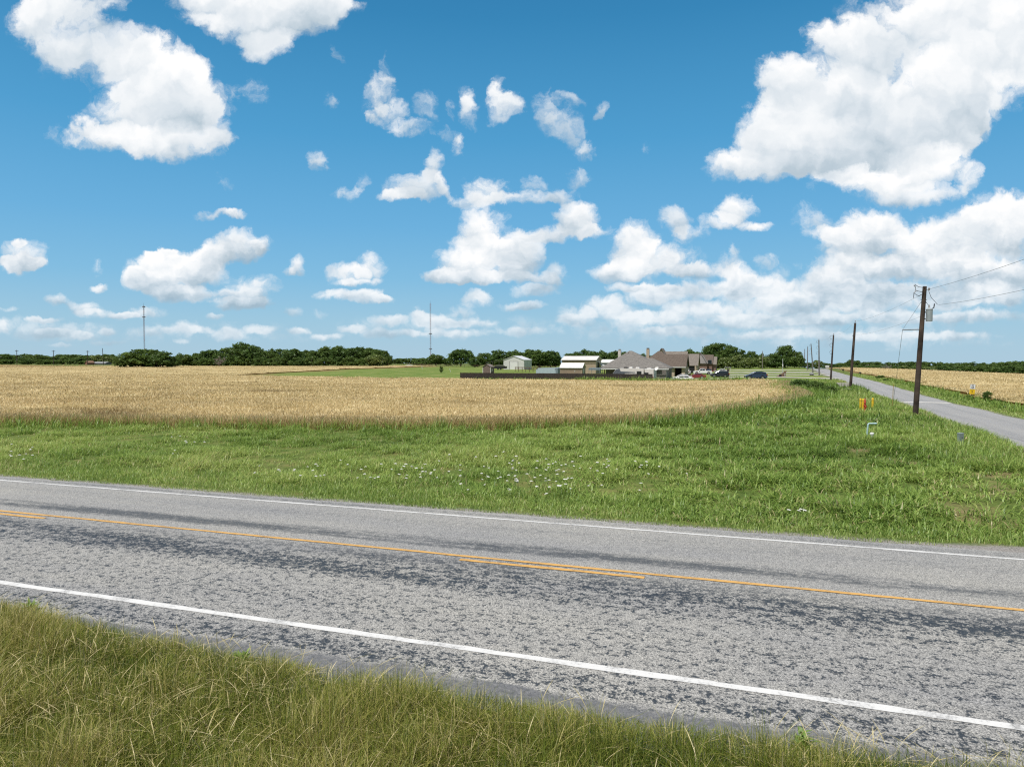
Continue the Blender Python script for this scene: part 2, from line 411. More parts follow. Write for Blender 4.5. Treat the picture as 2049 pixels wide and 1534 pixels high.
cl((1760, 358, 100, 22, .9, .08), (1860, 325, 80, 36, .9, .1), (1940, 290, 26, 28, .75, .05), (1840, 388, 110, 22, .75, -.15), (1945, 360, 26, 24, .6, 0), (1710, 345, 40, 14, .6, .1))
cl((1780, 490, 150, 60, .36), (1740, 455, 60, 38, .85, .06), (1690, 492, 46, 32, .7), (1790, 440, 36, 22, .42), (1860, 482, 70, 36, .86, .08), (1990, 432, 56, 36, .9, .1), (1940, 470, 90, 44, .9), (2040, 460, 50, 60, .95), (1630, 442, 34, 26, .54), (1640, 388, 20, 40, .38), (1655, 472, 40, 14, .54), (1870, 532, 130, 22, .62, -.14), (2000, 548, 90, 22, .66, -.16), (1730, 532, 90, 22, .62, -.1))
cl((1310, 588, 50, 20, .72), (1215, 612, 50, 22, .74), (1400, 580, 70, 16, .58, -.05), (1480, 566, 34, 30, .82), (1530, 575, 56, 18, .72), (1590, 606, 70, 16, .62, -.1), (1670, 568, 50, 26, .72), (1720, 598, 50, 22, .7), (1800, 580, 70, 16, .54), (1880, 600, 80, 16, .58, -.08), (1990, 588, 60, 22, .7), (1960, 632, 90, 12, .54), (1800, 632, 100, 11, .54), (1650, 640, 90, 11, .52), (1500, 640, 90, 12, .54), (1400, 620, 70, 14, .6), (1300, 635, 60, 12, .58), (1150, 630, 40, 20, .7), (1900, 670, 110, 8, .46), (1700, 675, 100, 8, .44), (1540, 668, 70, 8, .46), (1360, 662, 70, 9, .46))
cl((1260, 574, 50, 9, .75), (962, 598, 32, 18, .82), (1060, 582, 60, 12, .54), (1115, 545, 30, 24, .52), (1090, 562, 34, 18, .46), (1050, 613, 50, 9, .7), (925, 622, 26, 13, .58), (930, 646, 60, 9, .6), (865, 640, 36, 17, .68), (780, 639, 34, 11, .6), (840, 632, 18, 15, .56), (655, 672, 32, 8, .78), (170, 612, 32, 13, .82), (200, 625, 50, 9, .78), (122, 600, 26, 12, .82), (290, 626, 48, 13, .82), (245, 631, 26, 9, .68), (85, 638, 30, 6, .72), (105, 666, 36, 9, .7), (370, 656, 30, 15, .58), (400, 661, 26, 8, .58), (450, 672, 40, 12, .58), (520, 662, 30, 8, .58), (597, 661, 24, 8, .78), (582, 626, 18, 12, .64), (300, 664, 50, 10, .42), (20, 618, 24, 6, .55), (5, 650, 20, 16, .6), (940, 668, 50, 8, .42), (1040, 665, 50, 10, .45), (710, 656, 26, 7, .66), (432, 634, 20, 7, .7), (640, 625, 24, 10, .42), (165, 670, 22, 8, .6), (215, 660, 18, 6, .5), (215, 685, 30, 6, .4), (120, 692, 30, 5, .4), (360, 685, 16, 6, .5), (780, 665, 60, 8, .42), (860, 665, 50, 8, .4))
# the broken grey-white sheet low on the right and the thin one along the horizon
cl((1450, 622, 260, 48, .44, -.05), (1800, 618, 300, 58, .48, -.08), (1980, 556, 160, 50, .5, -.06), (1650, 572, 160, 40, .44, -.05), (1240, 655, 160, 28, .40), (1700, 680, 380, 22, .42, -.04), (900, 655, 220, 26, .38), (350, 668, 300, 24, .36), (1840, 505, 140, 36, .34), (90, 655, 120, 24, .36))

pvec = N.new('ShaderNodeCombineXYZ'); ydn = Nd.math('MAXIMUM', dy, .05)
L.new(Nd.math('DIVIDE', dx, ydn), pvec.inputs[0]); wv = Nd.math('DIVIDE', dz, ydn); L.new(wv, pvec.inputs[1])
P0 = pvec.outputs[0]
low = Nd.srange(wv, .03, .30)                                   # 0 near the horizon, 1 higher up: near clouds have larger puffs
wa = Nd.vec('MULTIPLY_ADD', Nd.noise(P0, 7, 3, .6, col=True), (.09, .07, 0), (-.045, -.035, 0))
wb = Nd.vec('MULTIPLY_ADD', Nd.noise(P0, 38, 5, .62, col=True), (.034, .026, 0), (-.017, -.013, 0))
sc1 = N.new('ShaderNodeVectorMath'); sc1.operation = 'SCALE'; L.new(wa, sc1.inputs[0]); L.new(Nd.srange(wv, 0., .3, .18, .75), sc1.inputs['Scale'])
sc2 = N.new('ShaderNodeVectorMath'); sc2.operation = 'SCALE'; L.new(wb, sc2.inputs[0]); L.new(Nd.srange(wv, 0., .3, .45, 1.), sc2.inputs['Scale'])
PW = Nd.vec('ADD', P0, Nd.vec('ADD', sc1.outputs[0], sc2.outputs[0]))
accW = None; accV = None
for (px, py, rx, ry, wt, *tn) in CL:
    tn = tn[0] if tn else 0.
    u, w = uw(px, py); a, b = rx * 1.25 / F_PX, ry * 1.3 / F_PX
    l = Nd.vec('MULTIPLY_ADD', PW, (1 / a, 1 / b, 0), (-u / a, -w / b, tn))
    q = Nd.math('MAXIMUM', Nd.math('MULTIPLY_ADD', Nd.vec('DOT_PRODUCT', l, l, out=1), -wt, wt * (1 + tn * tn)), 0.)
    s = N.new('ShaderNodeVectorMath'); s.operation = 'SCALE'; L.new(l, s.inputs[0]); L.new(q, s.inputs['Scale'])
    accV = s.outputs[0] if accV is None else Nd.vec('ADD', accV, s.outputs[0])
    accW = q if accW is None else Nd.math('ADD', accW, q)
SUNV = (-.010, .020, 0)                                          # towards the sun, across the sky
def puff2(v, s):
    d1 = Nd.cell(v, s); d2 = Nd.cell(v, s * 2.4)
    return Nd.math('MULTIPLY_ADD', Nd.math('MULTIPLY', d1, d1), .68, Nd.math('MULTIPLY', Nd.math('MULTIPLY', d2, d2), .42))
def puffs(v):
    m = N.new('ShaderNodeMix'); L.new(low, m.inputs[0])
    L.new(puff2(v, 40), m.inputs[2]); L.new(puff2(v, 16), m.inputs[3]); return m.outputs[0]
fine = Nd.noise(PW, 30, 8, .68)
pf = puffs(PW); pf2 = puffs(Nd.vec('ADD', PW, SUNV))             # about 0 .. .5
mid = Nd.noise(PW, 11, 3, .5)
ero = Nd.math('ADD', Nd.math('MULTIPLY', pf, .55), Nd.math('MULTIPLY_ADD', fine, 1.75, -.58))
ero = Nd.math('ADD', ero, Nd.math('MULTIPLY_ADD', mid, 1.1, -.5))
mp = Nd.vec('MULTIPLY', PW, (13, 25, 0))
band = Nd.noise(mp, 1., 4, .6)                                  # layered greys and gaps of the far clouds
ero = Nd.math('ADD', ero, Nd.math('MULTIPLY', Nd.math('SUBTRACT', band, .5), Nd.math('MULTIPLY_ADD', low, -.9, .9)))
dens = Nd.math('SUBTRACT', Nd.math('MULTIPLY', Nd.math('MINIMUM', accW, 1.6), 1.3), ero)
alpha = Nd.math('MULTIPLY', Nd.srange(dens, -.36, .62), Nd.srange(accW, .04, .30))
alpha = Nd.math('MULTIPLY', alpha, Nd.srange(accW, .2, .9, .66, 1.))
sepv = N.new('ShaderNodeSeparateXYZ'); L.new(accV, sepv.inputs[0])
wn = Nd.math('ADD', accW, .15)
hgt = Nd.math('DIVIDE', sepv.outputs[1], wn)                                                # -1 base .. +1 top of a cloud
tone = Nd.math('DIVIDE', sepv.outputs[2], wn)
relief = Nd.math('SUBTRACT', pf2, pf)                                                       # puffs turned to the sun are brighter
big = Nd.noise(PW, 6.5, 4, .55)
lit = Nd.math('ADD', Nd.math('MULTIPLY', hgt, .58), Nd.math('MULTIPLY', relief, .28))
lit = Nd.math('ADD', lit, Nd.math('MULTIPLY', Nd.math('SUBTRACT', fine, .5), .15))
lit = Nd.math('ADD', lit, Nd.math('MULTIPLY', Nd.math('SUBTRACT', big, .5), .95))
lit = Nd.math('ADD', lit, Nd.math('MULTIPLY', Nd.math('MULTIPLY', Nd.math('SUBTRACT', band, .52), Nd.math('SUBTRACT', 1.15, low)), 1.45))
lit = Nd.math('ADD', Nd.math('ADD', lit, tone), .72)
ccol = Nd.ramp(lit, [(0., (.36, .47, .56)), (.3, (.50, .60, .68)), (.55, (.70, .77, .83)), (.8, (.90, .93, .955)), (1., (1.02, 1.02, 1.02))])
skyc = N.new('ShaderNodeVectorMath'); skyc.operation = 'SCALE'; L.new(clear, skyc.inputs[0]); skyc.inputs['Scale'].default_value = SKY_S
far = Nd.srange(wv, -.01, .15)                                                              # distant clouds fade into the air
ccol = Nd.mixc(Nd.math('MULTIPLY_ADD', far, -.32, .32), ccol, Nd.mixc(.35, skyc.outputs[0], (.62, .78, .90)))
allc = Nd.mixc(Nd.math('MULTIPLY', alpha, Nd.math('MULTIPLY_ADD', far, .15, .85)), skyc.outputs[0], ccol)
bg1 = N.new('ShaderNodeBackground'); L.new(allc, bg1.inputs[0]); bg1.inputs[1].default_value = 1.0
front = Nd.math('MULTIPLY', Nd.math('GREATER_THAN', dy, .3), Nd.math('MULTIPLY', Nd.math('LESS_THAN', wv, .85), Nd.math('GREATER_THAN', wv, -.02)))
mxs = N.new('ShaderNodeMixShader'); L.new(front, mxs.inputs[0]); L.new(bg0.outputs[0], mxs.inputs[1]); L.new(bg1.outputs[0], mxs.inputs[2])
wo = N.new('ShaderNodeOutputWorld'); L.new(mxs.outputs[0], wo.inputs[0])
W.cycles.sampling_method = 'MANUAL'; W.cycles.sample_map_resolution = 256
SC.cycles.use_denoising = False; SC.cycles.filter_width = 1.2; SC.cycles.max_bounces = 6; SC.cycles.diffuse_bounces = 3; SC.cycles.transparent_max_bounces = 6

# ------------------------------------------------------------------ land, field outlines, roads
WHEAT_H = .74
near_px = [(0, 853), (220, 855), (430, 858), (640, 860), (860, 861), (1100, 858), (1290, 853), (1400, 842), (1500, 826), (1580, 812), (1622, 800)]
near_w = [G(*p) for p in near_px]
ex = (near_w[0][0] - near_w[2][0]); ey = near_w[0][1] - near_w[2][1]
WHEAT_L = [(-420., near_w[0][1] + 30), (near_w[0][0] + 3 * ex, near_w[0][1] + 3 * ey + 2)] + near_w + \
          [(38.5, 98), (46, 118), (50, 138), (50, 147), (20, 150), (-11.5, 160), (-69, 186), (-79, 200), (-71, 308), (-50, 389), (-43, 428), (-130, 405), (-260, 420), (-420, 560), (-760, 600), (-760, 200)]
WHEAT_R = [side_xy(12.6, 26), side_xy(12.4, 60), side_xy(12.2, 110), side_xy(12.4, 180), side_xy(12.6, 300), side_xy(13, 395), (300, 425), (520, 440), (620, 440), (620, 26)]
LAWN = [(-69, 186), (-79, 200), (-71, 308), (-50, 389), (-43, 440), (60, 520), (145, 352), (92, 214), (63, 140), (50, 147), (20, 151), (-11.5, 160)]

# one sheet of ground, finer near the camera and along the roads
ag = np.unique(np.concatenate([np.linspace(-45, 80, 190), -45 - np.geomspace(1, 3000, 60), 80 + np.geomspace(1, 3000, 60)]))
tg = np.unique(np.concatenate([np.linspace(-30, 7.3, 20), [7.45, 7.6, 7.7, 7.9, 8.1, 9.5, 13, 16.5, 17.0, 17.38, 17.5], np.linspace(17.7, 60, 70), np.linspace(61, 420, 190), 420 + np.geomspace(3, 5600, 40), -30 - np.geomspace(1, 200, 10)]))
A, T = np.meshgrid(ag, tg, indexing='ij')
GX, GY = xy(A, T)
GZ = terrain(GX, GY, True)
GZ = GZ + (vnoise(GX, GY, 2.3, 1) - .5) * .10 * ((T > 19) | (T < 7.5)) * (r_of(GX, GY) < -1)
lawn = inside(LAWN, GX, GY).astype(float)
wht = (inside(WHEAT_L, GX, GY) | inside(WHEAT_R, GX, GY)).astype(float)
rr = r_of(GX, GY)
gpx, gpy = G(2040, 1099); ga_, gt_ = at_of(gpx, gpy)
gravel_at = lambda a, t: np.clip(1.5 - ((a - ga_ - .8) / 2.6) ** 2 - ((t - 17.85) / .55) ** 2, 0, 1)
dirt = gravel_at(A, T) + np.clip(1 - np.abs(T - 17.65) / .45, 0, 1) + np.clip(1 - np.abs(T - 7.5) / .3, 0, 1) + np.clip(1 - np.abs(rr - 2.2) / .5, 0, 1) * (GY > 14) + np.clip(1 - np.abs(rr - 8.0) / .5, 0, 1) * (GY > 14)
bare = vnoise(GX, GY, 3.4, 7) * .6 + vnoise(GX, GY, 1.3, 8) * .4
bare = .7 * sstep(.68, .84, bare) * sstep(-18, 2, GX - .12 * GY) * sstep(18.5, 22, T) * (1 - sstep(33, 46, T))
zone = np.stack([lawn, wht, np.clip(dirt, 0, 1), bare], -1).reshape(-1, 4)

def ground_mat():
    m = new_mat('ground'); N, L = nt(m); p = N['Principled BSDF']; p.inputs['Roughness'].default_value = 1; p.inputs['Specular IOR Level'].default_value = .1
    tc = N.new('ShaderNodeTexCoord')
    def noise(s, d=6, r=.6):
        n = N.new('ShaderNodeTexNoise'); n.inputs['Scale'].default_value = s; n.inputs['Detail'].default_value = d; n.inputs['Roughness'].default_value = r
        L.new(tc.outputs['Object'], n.inputs['Vector']); return n.outputs['Fac']
    def ramp(f, *st):
        r = N.new('ShaderNodeValToRGB'); cr = r.color_ramp
        while len(cr.elements) > 1: cr.elements.remove(cr.elements[-1])
        for i, (q, c) in enumerate(st):
            e = cr.elements[0] if i == 0 else cr.elements.new(q); e.position = q; e.color = (*c, 1)
        L.new(f, r.inputs[0]); return r.outputs[0]
    def mix(f, a, b):
        n = N.new('ShaderNodeMix'); n.data_type = 'RGBA'; L.new(f, n.inputs[0]); L.new(a, n.inputs[6]); L.new(b, n.inputs[7]); return n.outputs[2]
    at = N.new('ShaderNodeAttribute'); at.attribute_name = 'zone'; sp = N.new('ShaderNodeSeparateColor'); L.new(at.outputs['Color'], sp.inputs[0])
    verge = ramp(noise(.9, 8, .7), (.3, (.055, .095, .020)), (.5, (.11, .15, .036)), (.68, (.20, .18, .07)))
    straw = ramp(noise(5, 6, .7), (.3, (.16, .115, .06)), (.6, (.30, .225, .13)), (.8, (.38, .31, .20)))
    lawnc = ramp(noise(.16, 9, .72), (.3, (.08, .135, .026)), (.5, (.14, .195, .042)), (.62, (.22, .235, .075)), (.75, (.32, .29, .13)))
    soil = ramp(noise(1.5, 5), (.3, (.20, .135, .055)), (.7, (.34, .245, .11)))
    grav = ramp(noise(22, 4, .8), (.35, (.10, .095, .085)), (.5, (.27, .25, .23)), (.65, (.46, .44, .41)))
    c = mix(at.outputs['Alpha'], verge, straw)
    c = mix(sp.outputs[0], c, lawnc); c = mix(sp.outputs[1], c, soil)
    gm = N.new('ShaderNodeMath'); gm.operation = 'MULTIPLY_ADD'; gm.inputs[1].default_value = 1.6; gm.use_clamp = True
    L.new(sp.outputs[2], gm.inputs[0])
    nn = N.new('ShaderNodeMath'); nn.operation = 'MULTIPLY_ADD'; nn.inputs[1].default_value = 1.5; nn.inputs[2].default_value = -1.1
    L.new(noise(2.5, 5, .7), nn.inputs[0]); L.new(nn.outputs[0], gm.inputs[2])
    c = mix(gm.outputs[0], c, grav)
    L.new(c, p.inputs['Base Color'])
    b = N.new('ShaderNodeBump'); b.inputs['Strength'].default_value = .7; b.inputs['Distance'].default_value = .06
    L.new(noise(9, 6, .75), b.inputs['Height']); L.new(b.outputs['Normal'], p.inputs['Normal'])
    return m
gnd = raw_mesh('ground', np.stack([GX, GY, GZ], -1).reshape(-1, 3), grid_faces(len(ag), len(tg)), ground_mat(), {'zone': zone}, smooth=True)
tag(gnd, kind='structure')

def road_mat(name, kind):
    """worn chip seal: pale stone chips, dark binder showing in patches and along the wheel tracks (object x = along, y = across)"""
    m = new_mat(name); N, L = nt(m); p = N['Principled BSDF']; p.inputs['Specular IOR Level'].default_value = .3
    tc = N.new('ShaderNodeTexCoord'); sp = N.new('ShaderNodeSeparateXYZ'); L.new(tc.outputs['Object'], sp.inputs[0])
    def M(op, a, b=None, c=None, clamp=False):
        n = N.new('ShaderNodeMath'); n.operation = op; n.use_clamp = clamp
        for i, v in enumerate((a, b, c)):
            if v is None: continue
            if isinstance(v, (int, float)): n.inputs[i].default_value = v
            else: L.new(v, n.inputs[i])
        return n.outputs[0]
    def vm(sx, sy):
        n = N.new('ShaderNodeVectorMath'); n.operation = 'MULTIPLY'; n.inputs[1].default_value = (sx, sy, 1); L.new(tc.outputs['Object'], n.inputs[0]); return n.outputs[0]
    def noise(v, s, d=5, r=.6):
        n = N.new('ShaderNodeTexNoise'); n.noise_dimensions = '2D'; n.inputs['Scale'].default_value = s; n.inputs['Detail'].default_value = d; n.inputs['Roughness'].default_value = r
        L.new(v, n.inputs['Vector']); return n.outputs['Fac']
    def bump_at(c, w):                            # a soft band across the road
        d = M('DIVIDE', M('ABSOLUTE', M('SUBTRACT', y, c)), w)
        return M('SUBTRACT', 1, M('MINIMUM', M('MULTIPLY', d, d), 1))
    def ramp(f, *st):
        r = N.new('ShaderNodeValToRGB'); cr = r.color_ramp
        while len(cr.elements) > 1: cr.elements.remove(cr.elements[-1])
        for i, (q, c) in enumerate(st):
            e = cr.elements[0] if i == 0 else cr.elements.new(q); e.position = q; e.color = (*c, 1)
        L.new(f, r.inputs[0]); return r.outputs[0]
    def mix(f, a, b):
        n = N.new('ShaderNodeMix'); n.data_type = 'RGBA'; L.new(f, n.inputs[0]); L.new(a, n.inputs[6]); L.new(b, n.inputs[7]); return n.outputs[2]
    x, y = sp.outputs[0], sp.outputs[1]
    if kind == 'side': y = M('MULTIPLY', y, -1.)          # its frame has across pointing the other way
    full = vm(1, 1); strk = vm(.22, 1)
    if kind == 'main':
        # wheel tracks of both lanes; the near lane has shed more of its chips
        tr = M('ADD', M('MULTIPLY', bump_at(11.95, .85), .95), M('MULTIPLY', bump_at(14.05, .48), 1.45))
        tr = M('ADD', tr, M('MULTIPLY', bump_at(12.75, .5), .5))
        tr = M('ADD', tr, M('MULTIPLY', bump_at(15.8, .5), .35))
        tr = M('ADD', tr, M('MULTIPLY', bump_at(10.1, .7), .18))
        tr = M('ADD', tr, M('MULTIPLY', bump_at(8.62, .36), .55))
        tr = M('ADD', tr, M('MULTIPLY', bump_at(17.1, .22), .7))
        nearl = M('MULTIPLY', M('SUBTRACT', 13.2, y), .8, clamp=True)
    else:
        tr = M('ADD', M('MULTIPLY', bump_at(3.9, .6), .8), M('MULTIPLY', bump_at(6.1, .6), .8))
        nearl = M('MULTIPLY', y, 0.)
    warp = M('ADD', M('MULTIPLY', noise(vm(.07, 1), 1.5, 4, .6), .6), M('MULTIPLY', noise(vm(.35, 1), 3.0, 5, .7), .4))
    streak = M('MULTIPLY', tr, M('MULTIPLY_ADD', M('SUBTRACT', warp, .5), 3.0, .58), clamp=True)
    blot = noise(vm(.7, 1), 7.5, 5, .65)               # palm-sized patches of lost chips
    blot2 = noise(full, 20, 4, .7)
    bl = M('ADD', M('MULTIPLY', blot, .5), M('MULTIPLY', blot2, .5))
    loss = M('ADD', M('MULTIPLY', M('SUBTRACT', bl, M('MULTIPLY_ADD', streak, -.13, .535)), 14), 0, clamp=True)
    loss = M('MULTIPLY', loss, M('MULTIPLY_ADD', nearl, .72, M('MULTIPLY_ADD', streak, .42, .22)), clamp=True)
    chips = N.new('ShaderNodeTexVoronoi'); chips.voronoi_dimensions = '2D'; chips.inputs['Scale'].default_value = 62; L.new(full, chips.inputs['Vector'])
    cs = N.new('ShaderNodeSeparateColor'); L.new(chips.outputs['Color'], cs.inputs[0])
    chip = ramp(cs.outputs[0], (0, (.19, .19, .184)), (.25, (.29, .287, .272)), (.6, (.385, .379, .358)), (.9, (.48, .472, .44)), (1, (.58, .565, .52)))
    gap = ramp(chips.outputs['Distance'], (.35, (1, 1, 1)), (.75, (.45, .46, .48)))
    ch = N.new('ShaderNodeMix'); ch.data_type = 'RGBA'; ch.blend_type = 'MULTIPLY'; ch.inputs[0].default_value = .8; L.new(chip, ch.inputs[6]); L.new(gap, ch.inputs[7])
    tar = ramp(noise(full, 30, 4, .7), (.3, (.020, .027, .036)), (.7, (.056, .068, .081)))
    broad = ramp(noise(strk, .5, 4, .6), (.3, (.86, .87, .9)), (.7, (1.08, 1.07, 1.04)))
    c = mix(loss, ch.outputs[2], tar)
    c = mix(M('MULTIPLY', M('MULTIPLY', streak, streak), .42), c, tar)
    bc = N.new('ShaderNodeMix'); bc.data_type = 'RGBA'; bc.blend_type = 'MULTIPLY'; bc.inputs[0].default_value = 1; L.new(c, bc.inputs[6]); L.new(broad, bc.inputs[7])
    c = bc.outputs[2]
    if kind == 'main':
        rim = N.new('ShaderNodeMath'); rim.operation = 'MULTIPLY'; rim.use_clamp = True
        edge = M('SUBTRACT', M('MULTIPLY_ADD', noise(strk, 2.2, 4, .6), .6, 8.02), y)
        L.new(edge, rim.inputs[0]); rim.inputs[1].default_value = 9
        old = ramp(noise(full, 14, 6, .8), (.3, (.10, .105, .112)), (.6, (.185, .188, .192)), (.75, (.30, .295, .285)))
        c = mix(rim.outputs[0], c, old)
    else:
        blue = ramp(noise(full, 40, 4, .8), (.3, (.22, .225, .232)), (.7, (.38, .38, .375)))
        half = N.new('ShaderNodeMix'); half.data_type = 'RGBA'; half.inputs[0].default_value = .6; L.new(c, half.inputs[6]); L.new(blue, half.inputs[7]); c = half.outputs[2]
    L.new(c, p.inputs['Base Color'])
    rg = M('MULTIPLY_ADD', loss, -.2, .88); L.new(rg, p.inputs['Roughness'])
    b = N.new('ShaderNodeBump'); b.inputs['Strength'].default_value = .8; b.inputs['Distance'].default_value = .010
    hgt = M('SUBTRACT', M('SUBTRACT', 1, chips.outputs['Distance']), M('MULTIPLY', loss, .8)); L.new(hgt, b.inputs['Height']); L.new(b.outputs['Normal'], p.inputs['Normal'])
    return m

def crown(t): return -.02 * np.abs(t - 13.0)
def strip(name, a0, a1, t0, t1, dz, m, wob=0., na=None, kind='structure', nt_=None, seed=3):
    na = na or max(2, int((a1 - a0) / 1.0)); k = nt_ or max(2, int((t1 - t0) / .5) + 1)
    a = np.linspace(a0, a1, na); f = np.linspace(0, 1, k)
    lo = t0 + (vnoise(a, a * 0, .9, seed) - .5) * wob + (vnoise(a, a * 0, .23, seed + 5) - .5) * wob * .6
    hi = t1 + (vnoise(a, a * 0, .9, seed + 1) - .5) * wob + (vnoise(a, a * 0, .23, seed + 6) - .5) * wob * .6
    T_ = lo[:, None] + (hi - lo)[:, None] * f[None, :]; A_ = np.repeat(a[:, None], k, 1)
    Z_ = crown(T_) + dz
    o = raw_mesh(name, np.stack([A_, T_, Z_], -1).reshape(-1, 3), grid_faces(na, k), m)
    o.rotation_euler = (0, 0, -TH)
    return tag(o, kind=kind)
hw = strip('road', -160, 120, 7.55, 17.42, 0., road_mat('chip_seal', 'main'), wob=.16, na=2200, nt_=13)

def paint(name, col, wear=.5):
    m = new_mat(name); N, L = nt(m); p = N['Principled BSDF']; p.inputs['Roughness'].default_value = .75
    tc = N.new('ShaderNodeTexCoord'); n = N.new('ShaderNodeTexNoise'); n.inputs['Scale'].default_value = 22; n.inputs['Detail'].default_value = 8; n.inputs['Roughness'].default_value = .85
    L.new(tc.outputs['Object'], n.inputs['Vector'])
    n3 = N.new('ShaderNodeTexNoise'); n3.inputs['Scale'].default_value = 1.7; n3.inputs['Detail'].default_value = 5; n3.inputs['Roughness'].default_value = .7; L.new(tc.outputs['Object'], n3.inputs['Vector'])
    av = N.new('ShaderNodeMix'); av.inputs[0].default_value = .42; L.new(n.outputs['Fac'], av.inputs[2]); L.new(n3.outputs['Fac'], av.inputs[3])
    r = N.new('ShaderNodeValToRGB'); r.color_ramp.elements[0].position = .38; r.color_ramp.elements[1].position = .50
    r.color_ramp.elements[0].color = (*[c * .30 + .04 for c in col], 1); r.color_ramp.elements[1].color = (*col, 1)
    L.new(av.outputs[0], r.inputs[0]); L.new(r.outputs[0], p.inputs['Base Color'])
    b = N.new('ShaderNodeBump'); b.inputs['Strength'].default_value = .4; b.inputs['Distance'].default_value = .005; L.new(n.outputs['Fac'], b.inputs['Height']); L.new(b.outputs['Normal'], p.inputs['Normal'])
    return m
white = paint('white_road_paint', (.62, .62, .60)); yellow = paint('yellow_road_paint', (.60, .345, .095))
for nm, t0, w, m, sd_ in (('white_edge_marking', 9.10, .14, white, 3), ('white_edge_marking', 16.78, .115, white, 9), ('yellow_centre_marking', 13.16, .115, yellow, 15)):
    strip(nm, -160, 120, t0 - w / 2, t0 + w / 2, .005, m, wob=.03, na=9000, nt_=2, seed=sd_)
a_d0 = at_of(*[v * CAM_Z / -ray(905, 1129)[2] for v in ray(905, 1129)[:2]])[0]; a_d1 = at_of(*[v * CAM_Z / -ray(1284, 1166)[2] for v in ray(1284, 1166)[:2]])[0]
per = (a_d0 - at_of(*[v * CAM_Z / -ray(82, 1038)[2] for v in ray(82, 1038)[:2]])[0]) + (a_d1 - a_d0)
for k in range(-9, 8):
    strip('yellow_dash_marking', a_d0 + k * per, a_d1 + k * per, 12.90 - .055, 12.90 + .055, .005, yellow, wob=.03, na=160, nt_=2, seed=20 + k)

# the side road: its own sheet in a frame turned to its heading
ys = np.concatenate([np.linspace(12.5, 60, 60), np.linspace(61, 420, 180)])
rs = np.linspace(2.4, 7.9, 8)
RX = np.repeat(rs[None, :], len(ys), 0) + ((vnoise(ys, ys * 0, 2.1, 31) - .5) * .3)[:, None] * np.where(np.abs(rs - 5.15) > 2.6, 1, 0)[None, :]
SY_ = np.repeat(ys[:, None], len(rs), 1)
SX_ = 8.92 + .383 * SY_ + RX / CPH
SZ_ = road_z(SY_) + .03 - .012 * np.abs(RX - 5.15)
la = (SX_ - 8.92) * SPH + SY_ * CPH; lr = (SX_ - 8.92) * CPH - SY_ * SPH      # local: x along, y across (to the left), z up
sr = raw_mesh('side_road', np.stack([la, -lr, SZ_], -1).reshape(-1, 3), grid_faces(len(ys), len(rs)), None)
sr.location = (8.92, 0, 0); sr.rotation_euler = (0, 0, math.pi / 2 - PHI)
srm = road_mat('side_road_surface', 'side'); sr.data.materials.append(srm); tag(sr, kind='structure')
concrete = mat('concrete', (.52, .49, .43), .85, var=.14, scale=1.2, bump=.3)
# pale seam where the older concrete joint crosses the side road, and the concrete drives beyond
def drive(name, p0, p1, w, z, m=concrete):
    d = Vector((p1[0] - p0[0], p1[1] - p0[1])); Ln = d.length; d.normalize(); n_ = Vector((-d.y, d.x)) * w / 2
    k = max(2, int(Ln / 2)); vs = []; fs = []
    for i in range(k + 1):
        c = Vector(p0) + d * (Ln * i / k)
        for s in (-1, 1):
            q = c + n_ * s; vs.append((q.x, q.y, (z(q.x, q.y) if callable(z) else z)))
    for i in range(k): fs.append((2 * i, 2 * i + 1, 2 * i + 3, 2 * i + 2))
    me = bpy.data.meshes.new(name); me.from_pydata(vs, [], fs)
    return tag(link(name, me, m), kind='structure')
ysm = 75.
drive('road_seam', side_xy(2.55, ysm), side_xy(7.75, ysm - 1.2), 1.3, lambda X, Y: float(road_z(Y)) + .04 - .012 * abs(float(r_of(X, Y)) - 5.15), mat('pale_seam', (.66, .64, .58), .85))
lawnz = lambda X, Y: tz(X, Y) + .05
for (pa, pb, w) in (((1425, 753.0), (1640, 756.5), 4.5), ((1428, 750.0), (1668, 752.5), 5), ((1450, 747.0), (1655, 748.5), 6), ((1455, 743.5), (1640, 745.0), 7), ((1462, 739.8), (1640, 741.5), 8)):
    drive('driveway', G(*pa), G(*pb), w, lawnz)
drive('driveway', G(1655, 758.0), side_xy(2.3, G(1690, 757.0)[1]), 4.0, lawnz)
drive('driveway', G(1672, 763.0), side_xy(2.3, G(1700, 763)[1]), 3.6, lawnz)
drive('driveway', G(1378, 757.5), G(1470, 757.0), 7, lawnz)

# ------------------------------------------------------------------ grass, wheat, flowers
def bare_at(X, Y):
    t = X * ST + Y * CT
    b = vnoise(X, Y, 3.4, 7) * .6 + vnoise(X, Y, 1.3, 8) * .4
    return .6 * sstep(.68, .84, b) * sstep(-18, 2, X - .12 * Y) * sstep(18.5, 22, t) * (1 - sstep(33, 46, t))
def pts(X, Y): return np.stack([X, Y, terrain(X, Y) - .01], -1)

